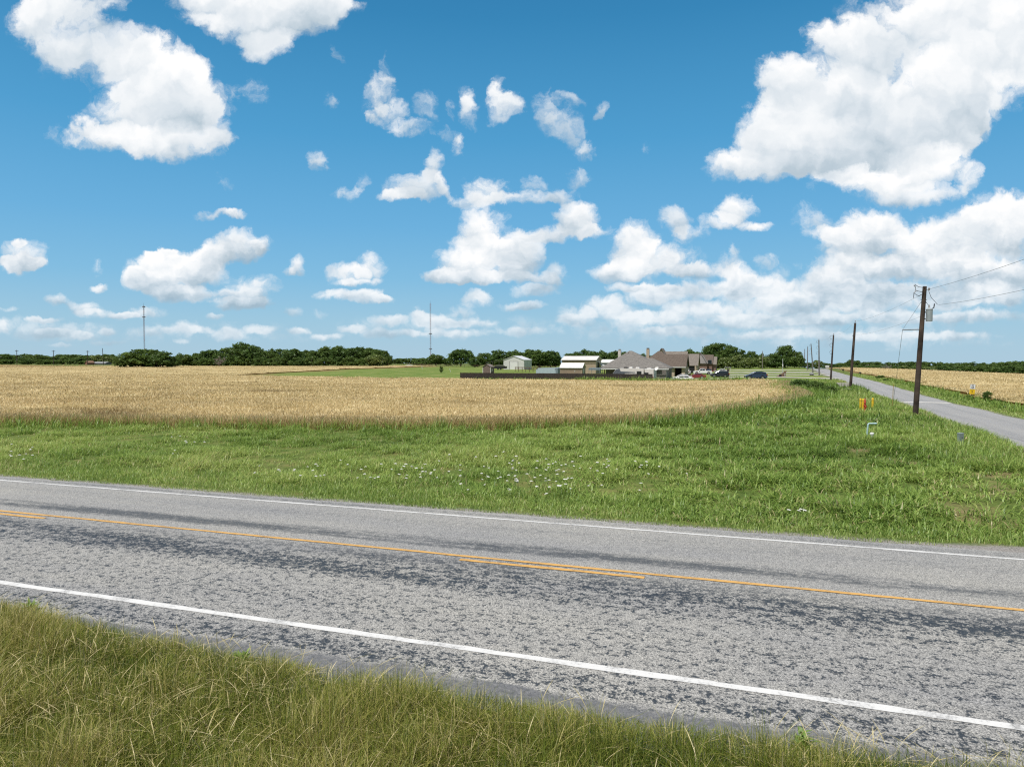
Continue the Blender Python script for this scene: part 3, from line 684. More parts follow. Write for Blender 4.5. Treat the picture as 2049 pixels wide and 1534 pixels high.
# tall rough grass on our side of the road: fine blades, dry seed stalks
def near_grass():
    parts = []
    n = 300000
    a = rng.uniform(-17, 13, n); te = lambda a_: np.interp(a_, [-14, -11.9, -9, -6.5, -2.65, 0, 2.5, 5], [8.46, 8.40, 8.16, 8.00, 7.88, 8.02, 8.26, 8.30])
    t = te(a) - 4.2 * rng.random(n) ** 1.02
    t = t - .36 * vnoise(a, a * 0, 1.1, 41) * (rng.random(n) < .85) + .12 * (vnoise(a, a * 0, .35, 43) - .5)
    X, Y = xy(a, t); k = np.abs(X) < .8 * Y + 1.6; X, Y, t = X[k], Y[k], t[k]; n = len(X)
    edge = sstep(.02, 1.0, te(at_of(X, Y)[0]) - t); ptch = vnoise(X, Y, .8, 44); p2 = vnoise(X, Y, .25, 45)
    H = (.15 + .18 * edge + .26 * ptch * edge) * rng.uniform(.5, 1.3, n) * (.6 + .8 * p2)
    lean = np.clip(rng.normal(.50, .36, n), 0, 1.6); az = rng.uniform(0, 6.28, n) + 1.2 * vnoise(X, Y, 1.4, 48)
    tint = np.clip(rng.normal(.43, .20, n) + (ptch - .5) * .42 + (vnoise(X, Y, 2.2, 47) - .5) * .35 + (p2 - .5) * .2, 0, .88)
    dry = rng.random(n) < .03 + .09 * sstep(.45, .75, vnoise(X, Y, 1.1, 46)); tint[dry] = rng.uniform(.72, .94, dry.sum())
    parts.append(blades(pts(X, Y), H, rng.uniform(.003, .007, n), lean, az, tint, 4, az + rng.normal(1.57, .5, n), .42))
    n = 13000                                                    # flowering stalks, straw coloured
    a = rng.uniform(-17, 13, n); t = te(a) - .25 - 3.9 * rng.random(n) ** .9
    X, Y = xy(a, t); k = (np.abs(X) < .8 * Y + 1.6) & (rng.random(n) < .25 + .75 * sstep(.35, .65, vnoise(X, Y, 1.1, 46))); X, Y = X[k], Y[k]; n = len(X)
    H = rng.uniform(.28, .60, n); lean = np.clip(rng.normal(.95, .45, n), .1, 2.1); az = rng.uniform(0, 6.28, n)
    parts.append(blades(pts(X, Y), H, rng.uniform(.0042, .0088, n), lean, az, np.clip(rng.normal(.92, .05, n), .78, 1), 7, az + 1.57 + rng.normal(0, .5, n), .42, [.3, .3, .3, .3, .5, 1.1, 1.0, .2]))
    return join(parts)
V, Q, Tt = near_grass()
gm1 = leaf_mat('rough_grass', [(0, (.034, .064, .007)), (.3, (.114, .162, .018)), (.55, (.240, .265, .046)), (.78, (.42, .375, .115)), (.90, (.54, .46, .22)), (1, (.74, .65, .38))], None, .27, gloss=.02)
ng = raw_mesh('roadside_grass', V, Q, gm1, {'tint': Tt})
tag(ng, 'tall rough olive grass with dry seed stalks on the camera side of the highway', 'grass', kind='stuff')

def verge():
    parts = []
    def take(X, Y):
        r = r_of(X, Y); t = X * ST + Y * CT
        ok = (t > 17.62) & (r < 2.2) & ~inside(WHEAT_L, X, Y) & ~((X < 20) & (Y > 60))
        return ok, t, r
    # short mown fringe next to the pavement
    n = 90000
    a = rng.uniform(-34, 34, n); t = 17.5 + 3.6 * rng.random(n) ** 1.1 + .3 * (vnoise(a, a * 0, 1.3, 51) - .4)
    X, Y = xy(a, t); k = (np.abs(X) < .8 * Y + 2) & (rng.random(n) > .6 * (vnoise(a, t, .5, 55) > .62)) & (rng.random(n) > 1.3 * gravel_at(a, t)); X, Y, t = X[k], Y[k], t[k]; n = len(X)
    H = (.07 + .10 * sstep(17.5, 19, t) + .06 * sstep(19, 20.5, t)) * rng.uniform(.5, 1.5, n); az = rng.uniform(0, 6.28, n)
    tint = np.clip(rng.normal(.50, .17, n) + .34 * (vnoise(X, Y, 2.6, 52) - .45), 0, .93)
    parts.append(blades(pts(X, Y), H, rng.uniform(.010, .018, n), np.clip(rng.normal(.5, .3, n), 0, 1.2), az, tint, 2, None, .3, [.8, .8, .06]))
    # broad leaved grass, in tussocks
    for (nn, ylo, yhi, hs, ws) in ((520000, 15, 40, 1., 1.), (300000, 36, 75, 1.1, 1.7), (60000, 72, 150, 1.2, 3.2)):
        X, Y = scatter(nn, ylo, yhi)
        ok, t, r = take(X, Y)
        cl_ = vnoise(X, Y, .55, 61) * .55 + vnoise(X, Y, 1.7, 62) * .45
        ok &= (t > 18.6) & (rng.random(len(X)) < np.clip(sstep(.30, .62, cl_) * .92 + .10, 0, 1) * (1 - .82 * bare_at(X, Y)))
        X, Y, cl_, t = X[ok], Y[ok], cl_[ok], t[ok]; n = len(X)
        right = sstep(-6, 10, X)
        tall = sstep(.35, .75, vnoise(X, Y, 1.2, 63)); far = sstep(24, 40, Y)
        H = (.15 + .22 * tall + .11 * right + .10 * sstep(.45, .7, cl_)) * rng.uniform(.5, 1.3, n) * hs * sstep(17.4, 20.5, t)
        H += .0
        lean = np.clip(rng.normal(1.0, .4, n), .1, 2.0); az = rng.uniform(0, 6.28, n)
        bl = vnoise(X, Y, 5.5, 64)
        tint = np.clip(rng.normal(.36, .14, n) + .42 * (bl - .5) + .14 * (1 - right) + .12 * (cl_ - .5), 0, .82)
        dry = rng.random(n) < .022 + .05 * (vnoise(X, Y, 2.5, 67) > .6); tint[dry] = rng.uniform(.82, 1, dry.sum())
        W_ = rng.uniform(.015, .034, n) * ws * (.8 + .55 * right)
        parts.append(blades(pts(X, Y), H, W_, lean, az, tint, 3, None, .42))
    # both banks of the side road
    n = 34000
    Y = 24 + 190 * rng.random(n) ** 1.5; r = 8.0 + 4.9 * rng.random(n); X = side_xy(r, Y)[0]
    sc = np.clip(Y / 45, 1, 3); H = (.10 + .16 * vnoise(X, Y, 2.5, 65) * sstep(8, 10, r)) * rng.uniform(.6, 1.4, n); az = rng.uniform(0, 6.28, n)
    tint = np.clip(rng.normal(.55, .16, n) + .3 * (vnoise(X, Y, 4, 66) - .5) , 0, .9)
    parts.append(blades(pts(X, Y), H, rng.uniform(.02, .04, n) * sc, np.clip(rng.normal(.7, .3, n), .1, 1.4), az, tint, 2, None, .4, [.7, .9, .06]))
    n = 26000
    Y = 26 + 110 * rng.random(n) ** 1.3; r = 1.9 - 4.2 * rng.random(n) ** 1.2; X = side_xy(r, Y)[0]
    H = (.26 + .30 * vnoise(X, Y, 1.6, 68)) * rng.uniform(.6, 1.3, n); az = rng.uniform(0, 6.28, n)
    tint = np.clip(rng.normal(.62, .17, n) + .3 * (vnoise(X, Y, 3, 69) - .5), 0, .95)
    parts.append(blades(pts(X, Y), H, rng.uniform(.012, .026, n) * np.clip(Y / 38, 1, 3), np.clip(rng.normal(.5, .3, n), .1, 1.4), az, tint, 3, None, .35))
    return join(parts)
V, Q, Tt = verge()
gm2 = leaf_mat('verge_grass', [(0, (.060, .115, .018)), (.3, (.165, .275, .050)), (.55, (.30, .42, .095)), (.78, (.44, .51, .16)), (.86, (.42, .38, .17)), (1, (.55, .47, .27))], None, .40, gloss=.03)
vg = raw_mesh('verge_grass', V, Q, gm2, {'tint': Tt})
tag(vg, 'green broad leaved grass on the verge between the highway and the wheat', 'grass', kind='stuff')

# standing wheat: a dense canopy of stems with the ears on top
wm = leaf_mat('ripe_wheat', [(0, (.23, .165, .07)), (.3, (.46, .36, .165)), (.6, (.67, .54, .28)), (.9, (.82, .70, .43)), (1, (.34, .37, .14))], .30, .25, patch_scale=.10, gloss=.04)
def lodged(X, Y):
    """flattened and thin strips, drawn out along the drill rows"""
    a_, t_ = at_of(X, Y)
    w = vnoise(a_, t_ * 3.2, 11, 78) * .62 + vnoise(a_, t_ * 2, 3.2, 79) * .38
    return sstep(.60, .78, w)
def wheat(poly, name, label, ymax, xs):
    ga = np.arange(xs[0], xs[1], 1.3); gt = np.concatenate([np.arange(15, 130, 1.1), np.arange(130, 260, 2.5), np.arange(260, ymax, 6)])
    A_, T_ = np.meshgrid(ga, gt, indexing='ij'); X, Y = xy(A_, T_)
    ins = inside(poly, X, Y); deep = ins.copy()
    for k in range(8):
        c = k * math.pi / 4; deep &= inside(poly, X + 1.3 * math.cos(c), Y + 1.3 * math.sin(c))
    und = (vnoise(X, Y, 9, 71) - .5) * .12 + (vnoise(X, Y, 3.1, 72) - .5) * .10 + (vnoise(A_, T_ * 3, 14, 73) - .5) * .08
    lod = lodged(X, Y)
    Z = terrain(X, Y) + np.where(deep, WHEAT_H - .17 + und - .22 * lod, .30)
    m4 = ins[:-1, :-1] & ins[1:, :-1] & ins[:-1, 1:] & ins[1:, 1:]
    tn = -.28 * lod + np.clip(.42 + .5 * (vnoise(X, Y, .9, 74) - .5) + .3 * (vnoise(X, Y, 6, 75) - .5), 0, .8)
    parts = [(np.stack([X, Y, Z], -1).reshape(-1, 3), grid_faces(len(ga), len(gt), m4), tn.ravel())]
    # ears and upper stems, thinner with distance
    for (n, y0, y1, ws, hs) in ((300000, 26, 62, 1.0, 1.0), (230000, 58, 105, 1.7, 1.0), (150000, 100, 200, 3.0, 1.1), (70000, 195, 420, 6.0, 1.2)):
        X, Y = scatter(n, y0, y1, .82)
        ok = inside(poly, X, Y); X, Y = X[ok], Y[ok]; n = len(X)
        und = (vnoise(X, Y, 9, 71) - .5) * .12 + (vnoise(X, Y, 3.1, 72) - .5) * .10
        lod = lodged(X, Y)
        P = np.stack([X, Y, terrain(X, Y) + (WHEAT_H - .26) + und - .24 * lod], -1)
        H = rng.uniform(.16, .34, n) * hs; az = rng.uniform(0, 6.28, n)
        tint = np.clip(rng.normal(.58, .2, n) + .25 * (vnoise(X, Y, 5, 76) - .5) - .34 * lod, 0, .9)
        green = rng.random(n) < .012 + .03 * (vnoise(X, Y, 8, 77) > .72); tint[green] = 1
        parts.append(blades(P, H, rng.uniform(.018, .034, n) * ws, np.clip(rng.normal(.5, .3, n), 0, 1.3), az, tint, 2, rng.uniform(0, 3.14, n), .35, [.45, 1.1, .5]))
    return parts
def wheat_edge(line, n, depth=1.5):
    """whole stems seen along the open side of the field"""
    seg = np.array(line); d = np.linalg.norm(np.diff(seg, axis=0), axis=1); cum = np.concatenate([[0], np.cumsum(d)])
    s = rng.random(n) * cum[-1]; X = np.interp(s, cum, seg[:, 0]); Y = np.interp(s, cum, seg[:, 1])
    w = (rng.random(n) ** 1.2 - .12) * depth
    i = np.clip(np.searchsorted(cum, s) - 1, 0, len(d) - 1); dx_ = (seg[i + 1, 0] - seg[i, 0]) / d[i]; dy_ = (seg[i + 1, 1] - seg[i, 1]) / d[i]
    X = X - dy_ * w; Y = Y + dx_ * w
    sc = np.clip(Y / 45, .8, 3)
    az = rng.uniform(0, 6.28, n)
    tint = np.clip(rng.normal(.45, .2, n), 0, .9)
    A1 = blades(pts(X, Y), rng.uniform(.5, .86, n), rng.uniform(.014, .024, n) * sc, np.clip(rng.normal(.22, .15, n), 0, .8), az, tint, 3, rng.uniform(0, 3.14, n), .2, [.5, .5, .7, .6])
    return A1
pw = wheat(WHEAT_L, 'w', '', 560, (-330, 70))
pw.append(wheat_edge([near_w[0]] + near_w[1:] + [(38.5, 98), (46, 118)], 60000))
pw.append(wheat_edge([(near_w[0][0] + 2 * ex, near_w[0][1] + 2 * ey), near_w[0]], 6000))
# trampled brown gap and green weeds at the foot of the field
V, Q, Tt = join(pw)
wl = raw_mesh('wheat', V, Q, wm, {'tint': Tt}); tag(wl, 'ripe golden wheat standing in the wide field beyond the green verge', 'wheat', kind='stuff')
pw = wheat(WHEAT_R, 'w', '', 470, (-120, 330))
V, Q, Tt = join(pw)
wr = raw_mesh('wheat', V, Q, wm, {'tint': Tt}); tag(wr, 'ripe golden wheat in the sloping field across the side road', 'wheat', kind='stuff')

# taller green weeds along the field edge, the dark fence and the bank
def weeds():
    parts = []
    seg = np.array(near_w[4:] + [(38.5, 98), (43, 110)])
    def along(line, n, spread, h0, h1, w0, w1, mean, grp=6, seed=0):
        seg = np.array(line); d = np.linalg.norm(np.diff(seg, axis=0), axis=1); cum = np.concatenate([[0], np.cumsum(d)])
        m = max(1, n // grp); s = rng.random(m) * cum[-1]
        X = np.interp(s, cum, seg[:, 0]) + rng.normal(0, spread, m); Y = np.interp(s, cum, seg[:, 1]) + rng.normal(0, spread, m)
        big = rng.uniform(.6, 1.25, m); X = np.repeat(X, grp) + rng.normal(0, .12, m * grp); Y = np.repeat(Y, grp) + rng.normal(0, .12, m * grp)
        big = np.repeat(big, grp); ok = ~((r_of(X, Y) > 1.9) & (r_of(X, Y) < 8.3)); X, Y, big = X[ok], Y[ok], big[ok]; k = len(X)
        parts.append(blades(pts(X, Y), rng.uniform(h0, h1, k) * big, rng.uniform(w0, w1, k), np.clip(rng.normal(.6, .35, k), 0, 1.5), rng.uniform(0, 6.28, k), np.clip(rng.normal(mean, .13, k), 0, .8), 3, None, .35))
    along(near_w[0:8], 5400, .65, .45, .95, .02, .042, .46)
    along(near_w[6:], 5200, .8, .5, 1.15, .03, .06, .30)
    along([near_w[-1], (38.5, 98), (43, 108)], 6000, 1.6, .5, 1.2, .04, .08, .40)
    along([(44, 112), (46, 100), (42, 88)], 4000, 2.2, .5, 1.0, .05, .10, .28)
    along([(-8, 154.5), (10, 149), (27, 143.2)], 2600, .45, .5, 1.2, .07, .13, .34)
    along([(14, 147.5), (28, 143), (38, 141), (46, 139)], 5200, .7, .6, 1.5, .08, .15, .42)
    along([G(1719, 822), G(1750, 822)], 900, .9, .35, .75, .02, .045, .40)
    along([side_xy(11.4, 60), side_xy(11.6, 95), side_xy(11.8, 150)], 3200, .6, .25, .75, .05, .10, .42)
    return join(parts)
V, Q, Tt = weeds()
wd = raw_mesh('weeds', V, Q, gm2, {'tint': Tt}); tag(wd, 'leafy green weeds along the edge of the wheat and below the dark fence', 'weeds', kind='stuff')

# white umbels in the verge: one flower, then copies
stem_m = mat('flower_stem', (.10, .17, .05), .8); umb_m = mat('white_petals', (.80, .80, .74), .8, var=.06)
fl = thing('wildflower', 'white flat topped wildflower in the verge grass beside the highway', 'flower', group='white wildflowers in the verge')
MB().tube([(0, 0, 0), (.02, 0, .25), (.0, .01, .5)], [.005, .004, .003], 5).tube([(.01, 0, .3), (.07, .03, .42)], .003, 4).build('stem', stem_m, fl)
u_ = MB()
for k in range(16):
    an = k * 2.4; rr_ = .062 * math.sqrt(k / 16); bx, by = rr_ * math.cos(an), rr_ * math.sin(an); bz = .52 - rr_ * .25
    u_.tube([(0, .01, .49), (bx, by + .01, bz)], .002, 3); u_.lathe([(.004, -.006), (.017, 0), (.015, .008), (.003, .012)], 6, (bx, by + .01, bz))
u_.build('flower_head', umb_m, fl)
spots = []
for (cx_, cy_, sx_, sy_, n) in ((1010, 962, 110, 20, 62), (1060, 935, 60, 10, 20), (640, 955, 70, 10, 24), (40, 914, 26, 7, 12), (370, 890, 30, 14, 8), (850, 955, 60, 14, 12), (1255, 940, 26, 8, 9), (1180, 950, 50, 14, 8), (1125, 986, 16, 5, 6), (1590, 1036, 12, 5, 4), (780, 950, 60, 10, 8)):
    for _ in range(n): spots.append((rnd.gauss(cx_, sx_), rnd.gauss(cy_, sy_)))
for i, (px, py) in enumerate(spots):
    x, y = G(px, min(py + 16, 1015 if px < 1400 else 1060))
    if x * ST + y * CT < 18.9: y += 1.2
    o = fl if i == 0 else copy_tree(fl)
    o.location = (x, y, tz(x, y)); o.rotation_euler = (rnd.gauss(0, .12), rnd.gauss(0, .12), rnd.uniform(0, 6.28)); s = rnd.uniform(.45, .85); o.scale = (s, s, rnd.uniform(.7, 1.15))

# a few broad leaved weeds at the edge of the rough grass
wl_m = leaf_mat('weed_leaves', [(0, (.12, .21, .035)), (.5, (.21, .33, .065)), (1, (.32, .43, .12))], None, .35, gloss=.05)
for i, (px, py, lb) in enumerate(((484, 1330, 'leafy green weed at the edge of the rough grass by the white line'), (1604, 1502, 'leafy green weed in the thin grass at the foot of the pavement strip'), (60, 1226, 'small leafy weed where the rough grass meets the near white line'))):
    x, y = G(px, py); k = 46
    o = thing('weed_plant', lb, 'weed', (x, y, tz(x, y)))
    P = np.stack([rng.normal(0, .05, k), rng.normal(0, .05, k), rng.uniform(0, .12, k)], -1)
    V, Q, T_ = blades(P, rng.uniform(.07, .16, k), rng.uniform(.025, .05, k), rng.uniform(.5, 1.5, k), rng.uniform(0, 6.28, k), rng.random(k), 3, None, .4, [.3, 1, .7, .1])
    raw_mesh('leaf_cluster', V, Q, wl_m, {'tint': T_}, o)
    sm_ = MB()
    for j in range(5): sm_.tube([(0, 0, -.02), (rnd.gauss(0, .05), rnd.gauss(0, .05), .16)], [.006, .003], 5)
    sm_.build('stem', stem_m, o)
# ------------------------------------------------------------------ trees
bark = mat('bark', (.16, .13, .10), .95, var=.3, scale=2, bump=.6, bscale=8)
lf_dark = leaf_mat('leaves_dark', [(0, (.045, .085, .022)), (.5, (.080, .142, .034)), (1, (.135, .205, .052))], None, .38, gloss=.015)
lf_mid = leaf_mat('leaves_mid', [(0, (.055, .098, .022)), (.5, (.096, .160, .036)), (1, (.16, .23, .060))], None, .4, gloss=.015)
lf_pale = leaf_mat('leaves_pale', [(0, (.075, .115, .026)), (.5, (.14, .195, .046)), (1, (.23, .275, .080))], None, .32, gloss=.04)
lf_dead = leaf_mat('twigs_dry', [(0, (.13, .11, .095)), (1, (.26, .23, .20))], None, .1)
def crown_mesh(seed, W_, H_, base, nclump, leaves, lsize, shape='dome'):
    g = np.random.default_rng(seed); Vs = []; ts = []
    for c in range(nclump):
        for _ in range(60):
            x, y = g.uniform(-1, 1, 2); z = g.uniform(0, 1)
            if shape == 'dome': lim = math.sqrt(max(0, 1 - (max(z - .35, 0) / .65) ** 2.2)) * (.72 + .28 * min(1, z / .3))
            elif shape == 'tall': lim = math.sqrt(max(0, 1 - ((z - .45) / .56) ** 2))
            else: lim = (1 - z) ** .55
            q = math.hypot(x, y)
            if q < lim and q > lim * .35 - .1 * (z > .8): break
        cr = g.uniform(.11, .21) * H_ * (.85 if z > .75 else 1.0)
        cx_, cy_ = x * (W_ / 2 - cr * .55), y * (W_ / 2 - cr * .55); cz_ = base + cr * .5 + z * (H_ - base - cr * 1.35)
        n = int(leaves * g.uniform(.6, 1.3))
        d = g.normal(size=(n, 3)); d /= np.linalg.norm(d, axis=1)[:, None]; d[:, 2] = np.where(d[:, 2] < -.3, -d[:, 2], d[:, 2])
        rad = cr * g.uniform(.55, 1.12, n) ** .7 * (.85 + .35 * g.random(n))
        p = np.stack([cx_ + d[:, 0] * rad * 1.15, cy_ + d[:, 1] * rad * 1.15, cz_ + d[:, 2] * rad * .85], -1)
        nrm = d + g.normal(0, .55, (n, 3)); nrm /= np.linalg.norm(nrm, axis=1)[:, None]
        up = g.normal(size=(n, 3)); u = np.cross(nrm, up); u /= np.linalg.norm(u, axis=1)[:, None]; v = np.cross(nrm, u)
        s = lsize * g.uniform(.5, 1.3, n)[:, None]; s2 = s * g.uniform(.45, .9, n)[:, None]
        Vs.append(np.stack([p - u * s, p - v * s2, p + u * s, p + v * s2], 1).reshape(-1, 3))
        ts.append(np.repeat(np.clip(g.normal(.5, .2, n) + g.normal(0, .14), 0, 1), 4))
    V = np.concatenate(Vs); return V, np.arange(len(V)).reshape(-1, 4), np.concatenate(ts)
def trunk_mb(seed, H_, base, W_):
    r = random.Random(seed); m = MB(); r0 = H_ * .028
    m.tube([(0, 0, -.3), (r.uniform(-.1, .1), r.uniform(-.1, .1), base * .8), (r.uniform(-.3, .3), r.uniform(-.3, .3), H_ * .55), (r.uniform(-.4, .4), 0, H_ * .85)], [r0 * 1.25, r0, r0 * .6, r0 * .2], 7)
    for k in range(5):
        an = k * 1.257 + r.uniform(-.4, .4); z0 = base * .7 + r.random() * H_ * .2
        m.tube([(0, 0, z0), (math.cos(an) * W_ * .18, math.sin(an) * W_ * .18, z0 + H_ * .14), (math.cos(an) * W_ * .36, math.sin(an) * W_ * .36, z0 + H_ * .30)], [r0 * .55, r0 * .35, r0 * .12], 5)
    return m
KINDS_T = {}
def tree_proto(kind, seed, W_, H_, base, ncl, lv, ls, lm, shape):
    V, Q, T_ = crown_mesh(seed, W_, H_, base, ncl, lv, ls, shape)
    cm = raw_mesh('crown', V, Q, lm, {'tint': T_}); tm = trunk_mb(seed, H_, base, W_).build('trunk', bark)
    KINDS_T.setdefault(kind, []).append((cm.data, tm.data, W_, H_))
    for o in (cm, tm): bpy.data.objects.remove(o)
for k in range(4): tree_proto('oak', 100 + k, 12, 10, .6, 66, 70, .40, lf_dark if k % 2 else lf_mid, 'dome')
for k in range(3): tree_proto('elm', 200 + k, 9, 10, 1.0, 54, 66, .38, lf_mid if k % 2 else lf_dark, 'tall')
for k in range(3): tree_proto('low', 300 + k, 12, 7, .0, 60, 66, .38, lf_mid if k != 1 else lf_dark, 'dome')
for k in range(2): tree_proto('pale', 400 + k, 11, 8, .2, 56, 66, .38, lf_pale, 'dome')
for k in range(1): tree_proto('dead', 500 + k, 10, 8, .8, 22, 34, .24, lf_dead, 'tall')
tcount = {}
def tree(px, ytop, wpx, d, kind='oak', label=None, group=None, name='tree', cat='tree'):
    Y = d; z = ZY(ytop, Y); X = PX(px, Y, 0); g = tz(X, Y); H_ = max(2., z - g)
    i = tcount.get(kind, 0); tcount[kind] = i + 1
    cd, td, W0, H0 = KINDS_T[kind][i % len(KINDS_T[kind])]
    o = thing(name, label, cat, (X, Y, g), rnd.uniform(0, 6.28), group)
    sw = wpx / F_PX * d / W0; o.scale = (sw, sw, H_ / H0)
    for nm, dt in (('trunk', td), ('crown', cd)):
        c = bpy.data.objects.new(nm, dt); COL.objects.link(c); c.parent = o
    return o
def row(items, d, label, group, jit=14):
    for it in items:
        px, yt, w = it[:3]; kd = it[3] if len(it) > 3 else rnd.choice(['oak', 'elm', 'oak', 'low'])
        tree(px, yt, w, d + rnd.uniform(-jit, jit), kd, label, group)
# far low wood at the very left
g1 = 'trees of the low far wood'; l1 = 'low dark tree in the distant wood behind the far utility poles'
row([(x, 709 + rnd.uniform(-2.5, 3), rnd.uniform(36, 52)) for x in range(-260, 232, 24)], 545, l1, g1, 18)
row([(x, 716 + rnd.uniform(-2, 2), 44, 'low') for x in range(-250, 225, 34)], 522, l1, g1, 6)
row([(196, 709, 34, 'pale'), (214, 711, 30, 'pale')], 515, 'pale green tree beside the tall leaning pole of the far wood', 'pale trees beside the leaning pole', 4)
# rounded clump below the first mast
g2 = 'trees of the rounded clump'; l2 = 'dense dark tree of the rounded clump at the foot of the mast'
row([(262, 702, 56, 'oak'), (290, 694.5, 84, 'oak'), (322, 701, 62, 'oak'), (240, 712, 30, 'low'), (345, 711, 34, 'low'), (300, 712, 70, 'low')], 352, l2, g2, 6)
tree(367, 704, 42, 392, 'oak', 'single round dark tree between the rounded clump and the long hedgerow')
# the long hedgerow
g3 = 'trees of the long hedgerow'; l3 = 'dark green tree in the long hedgerow behind the wheat field'
row([(402, 704, 46), (424, 697, 52), (462, 691, 60, 'oak'), (512, 689, 50), (538, 694, 48), (562, 695, 46), (586, 696, 46), (610, 698, 46), (634, 698, 44), (655, 691, 46, 'elm'), (676, 690, 40, 'elm'), (698, 694, 44), (722, 691, 48, 'oak'), (742, 694, 44, 'elm'), (762, 697, 40), (776, 706, 22, 'low')], 402, l3, g3, 8)
row([(390 + 26 * k, 712 + rnd.uniform(-3, 3), 40, 'low') for k in range(15)], 392, l3, g3, 4)
tree(489, 682.5, 68, 396, 'oak', 'tallest round dark tree of the long hedgerow')
tree(438, 711, 26, 384, 'dead', 'grey leafless tree in front of the long hedgerow', name='dead_tree')
tree(752, 709, 46, 385, 'pale', 'lighter green round tree at the end of the long hedgerow')
# low scrub far behind the lawn
row([(790 + 17 * k, 716 + rnd.uniform(-2.5, 2), 34, 'low') for k in range(6)], 560, 'low hazy tree far behind the mown lawn', 'low trees far behind the lawn', 20)
tree(872, 705.5, 38, 432, 'oak', 'small round tree at the foot of the second mast')
row([(845, 716, 40, 'low'), (893, 715, 30, 'low')], 440, 'low bushy tree beside the small round tree at the second mast', 'low trees beside the second mast', 4)
tree(922, 696, 56, 405, 'oak', 'broad round tree standing alone between the second mast and the white barn')
g4 = 'trees behind the white barn'; l4 = 'dark green tree in the row behind the white metal barn'
row([(950, 712, 34, 'low'), (970, 703, 34, 'oak'), (996, 698, 46, 'oak'), (1020, 701, 30, 'elm'), (1040, 697, 44, 'oak'), (1062, 697, 40, 'elm'), (1080, 698, 36, 'elm'), (1102, 699, 42, 'oak'), (1012, 712, 50, 'low'), (1078, 713, 60, 'low'), (1112, 714, 22, 'low')], 372, l4, g4, 8)
g5 = 'trees behind the tan barn'; l5 = 'dark green tree in the row behind the tan barn'
row([(1142, 704, 34, 'oak'), (1165, 697, 46, 'oak'), (1186, 701, 36, 'elm'), (1212, 698, 46, 'oak'), (1238, 699, 44, 'oak'), (1262, 705, 40, 'oak'), (1290, 706, 40, 'oak'), (1178, 714, 60, 'low'), (1226, 716, 60, 'low')], 372, l5, g5, 8)
tree(1376, 694, 50, 330, 'oak', 'round dark tree behind the row of brick houses')
row([(1350, 703, 30, 'oak'), (1400, 701, 36, 'low'), (1338, 702, 26, 'low')], 345, 'low tree beside the round dark tree behind the houses', 'low trees behind the houses', 4)
# the wood at the end of the yard
tree(1436, 681.5, 58, 352, 'oak', 'tallest dark tree of the wood behind the parked cars')
row([(1418, 688, 34, 'elm'), (1462, 688, 30, 'elm'), (1481, 697, 30, 'oak'), (1502, 701, 26, 'elm'), (1520, 704, 28, 'oak'), (1446, 698, 50, 'low'), (1544, 705, 30, 'oak'), (1425, 706, 50, 'low')], 345, 'dark green tree of the wood behind the parked cars', 'dark trees of the wood behind the cars', 6)
row([(1456, 711, 36, 'pale'), (1478, 709, 32, 'pale'), (1500, 711, 34, 'pale'), (1522, 714, 30, 'pale'), (1540, 710, 34, 'pale'), (1490, 718, 40, 'pale'), (1438, 718, 30, 'pale')], 334, 'yellow green flowering tree along the front of the wood', 'yellow green trees at the front of the wood', 4)
tree(1571, 688.5, 44, 338, 'elm', 'tall forked dark tree at the road end of the wood')
row([(1590, 700, 34, 'oak'), (1556, 706, 40, 'oak'), (1600, 712, 26, 'low'), (1575, 712, 50, 'low'), (1552, 718, 36, 'low')], 334, 'lower dark tree around the tall forked tree', 'lower trees around the forked tree', 4)
tree(1634, 720, 26, 420, 'pale', 'small pale green tree where the side road ends')
row([(1655, 725, 26, 'low'), (1618, 724, 24, 'low'), (1672, 727, 24, 'low')], 440, 'low dark tree where the side road runs out of sight', 'low trees where the side road ends', 6)
tree(1705, 717.5, 34, 455, 'oak', 'rounded tree standing above the far wood across the side road')
g6 = 'trees of the wood across the side road'; l6 = 'dark green tree of the far wood across the side road'
row([(1686 + 22 * k, 723.5 + rnd.uniform(-2.2, 1.8) - .004 * k * 22, rnd.uniform(32, 44)) for k in range(27)], 470, l6, g6, 14)
row([(1690 + 24 * k, 730 + rnd.uniform(-1.5, 2.), rnd.uniform(34, 46), rnd.choice(['low', 'low', 'oak', 'pale'])) for k in range(25)], 446, l6, g6, 5)
row([(1738, 728, 22, 'dead'), (1772, 728, 24, 'dead')], 438, 'grey bare tree in front of the far wood across the road', 'grey bare trees across the side road', 3)

# bushes
def bush(px, py, wpx, hpx, kind, label, group=None, cat='bush', dd=0.):
    x, y = G(px, py); y += dd; g = tz(x, y); sc = y / F_PX
    i = tcount.get(kind, 0); tcount[kind] = i + 1
    cd, td, W0, H0 = KINDS_T[kind][i % len(KINDS_T[kind])]
    o = thing('bush', label, cat, (x, y, g - .15), rnd.uniform(0, 6.28), group)
    o.scale = (wpx * sc / W0, wpx * sc / W0, (hpx * sc + .15) / H0)
    c = bpy.data.objects.new('foliage', cd); COL.objects.link(c); c.parent = o
    c = bpy.data.objects.new('stem', td); COL.objects.link(c); c.parent = o
    return o
bush(1600, 782, 44, 25, 'low', 'dark green bramble bush at the corner of the wheat field')
bush(1635, 786, 46, 26, 'low', 'wide bramble bush on the bank beside the second near pole')
bush(1662, 790, 34, 20, 'low', 'small bramble bush close to the culvert')
bush(1976, 803, 18, 22, 'elm', 'upright dark green bush beside the speed limit sign')
bush(1998, 806, 26, 10, 'low', 'low spreading bush near the upright one by the sign')
bush(1938, 797, 20, 7, 'low', 'low weedy bush around the foot of the sign post')
bush(1761, 757, 20, 7, 'low', 'low dark bush on the wheat edge beyond the mailbox')
bush(1775, 762, 16, 5, 'low', 'tiny dark bush beside the low one on the wheat edge')

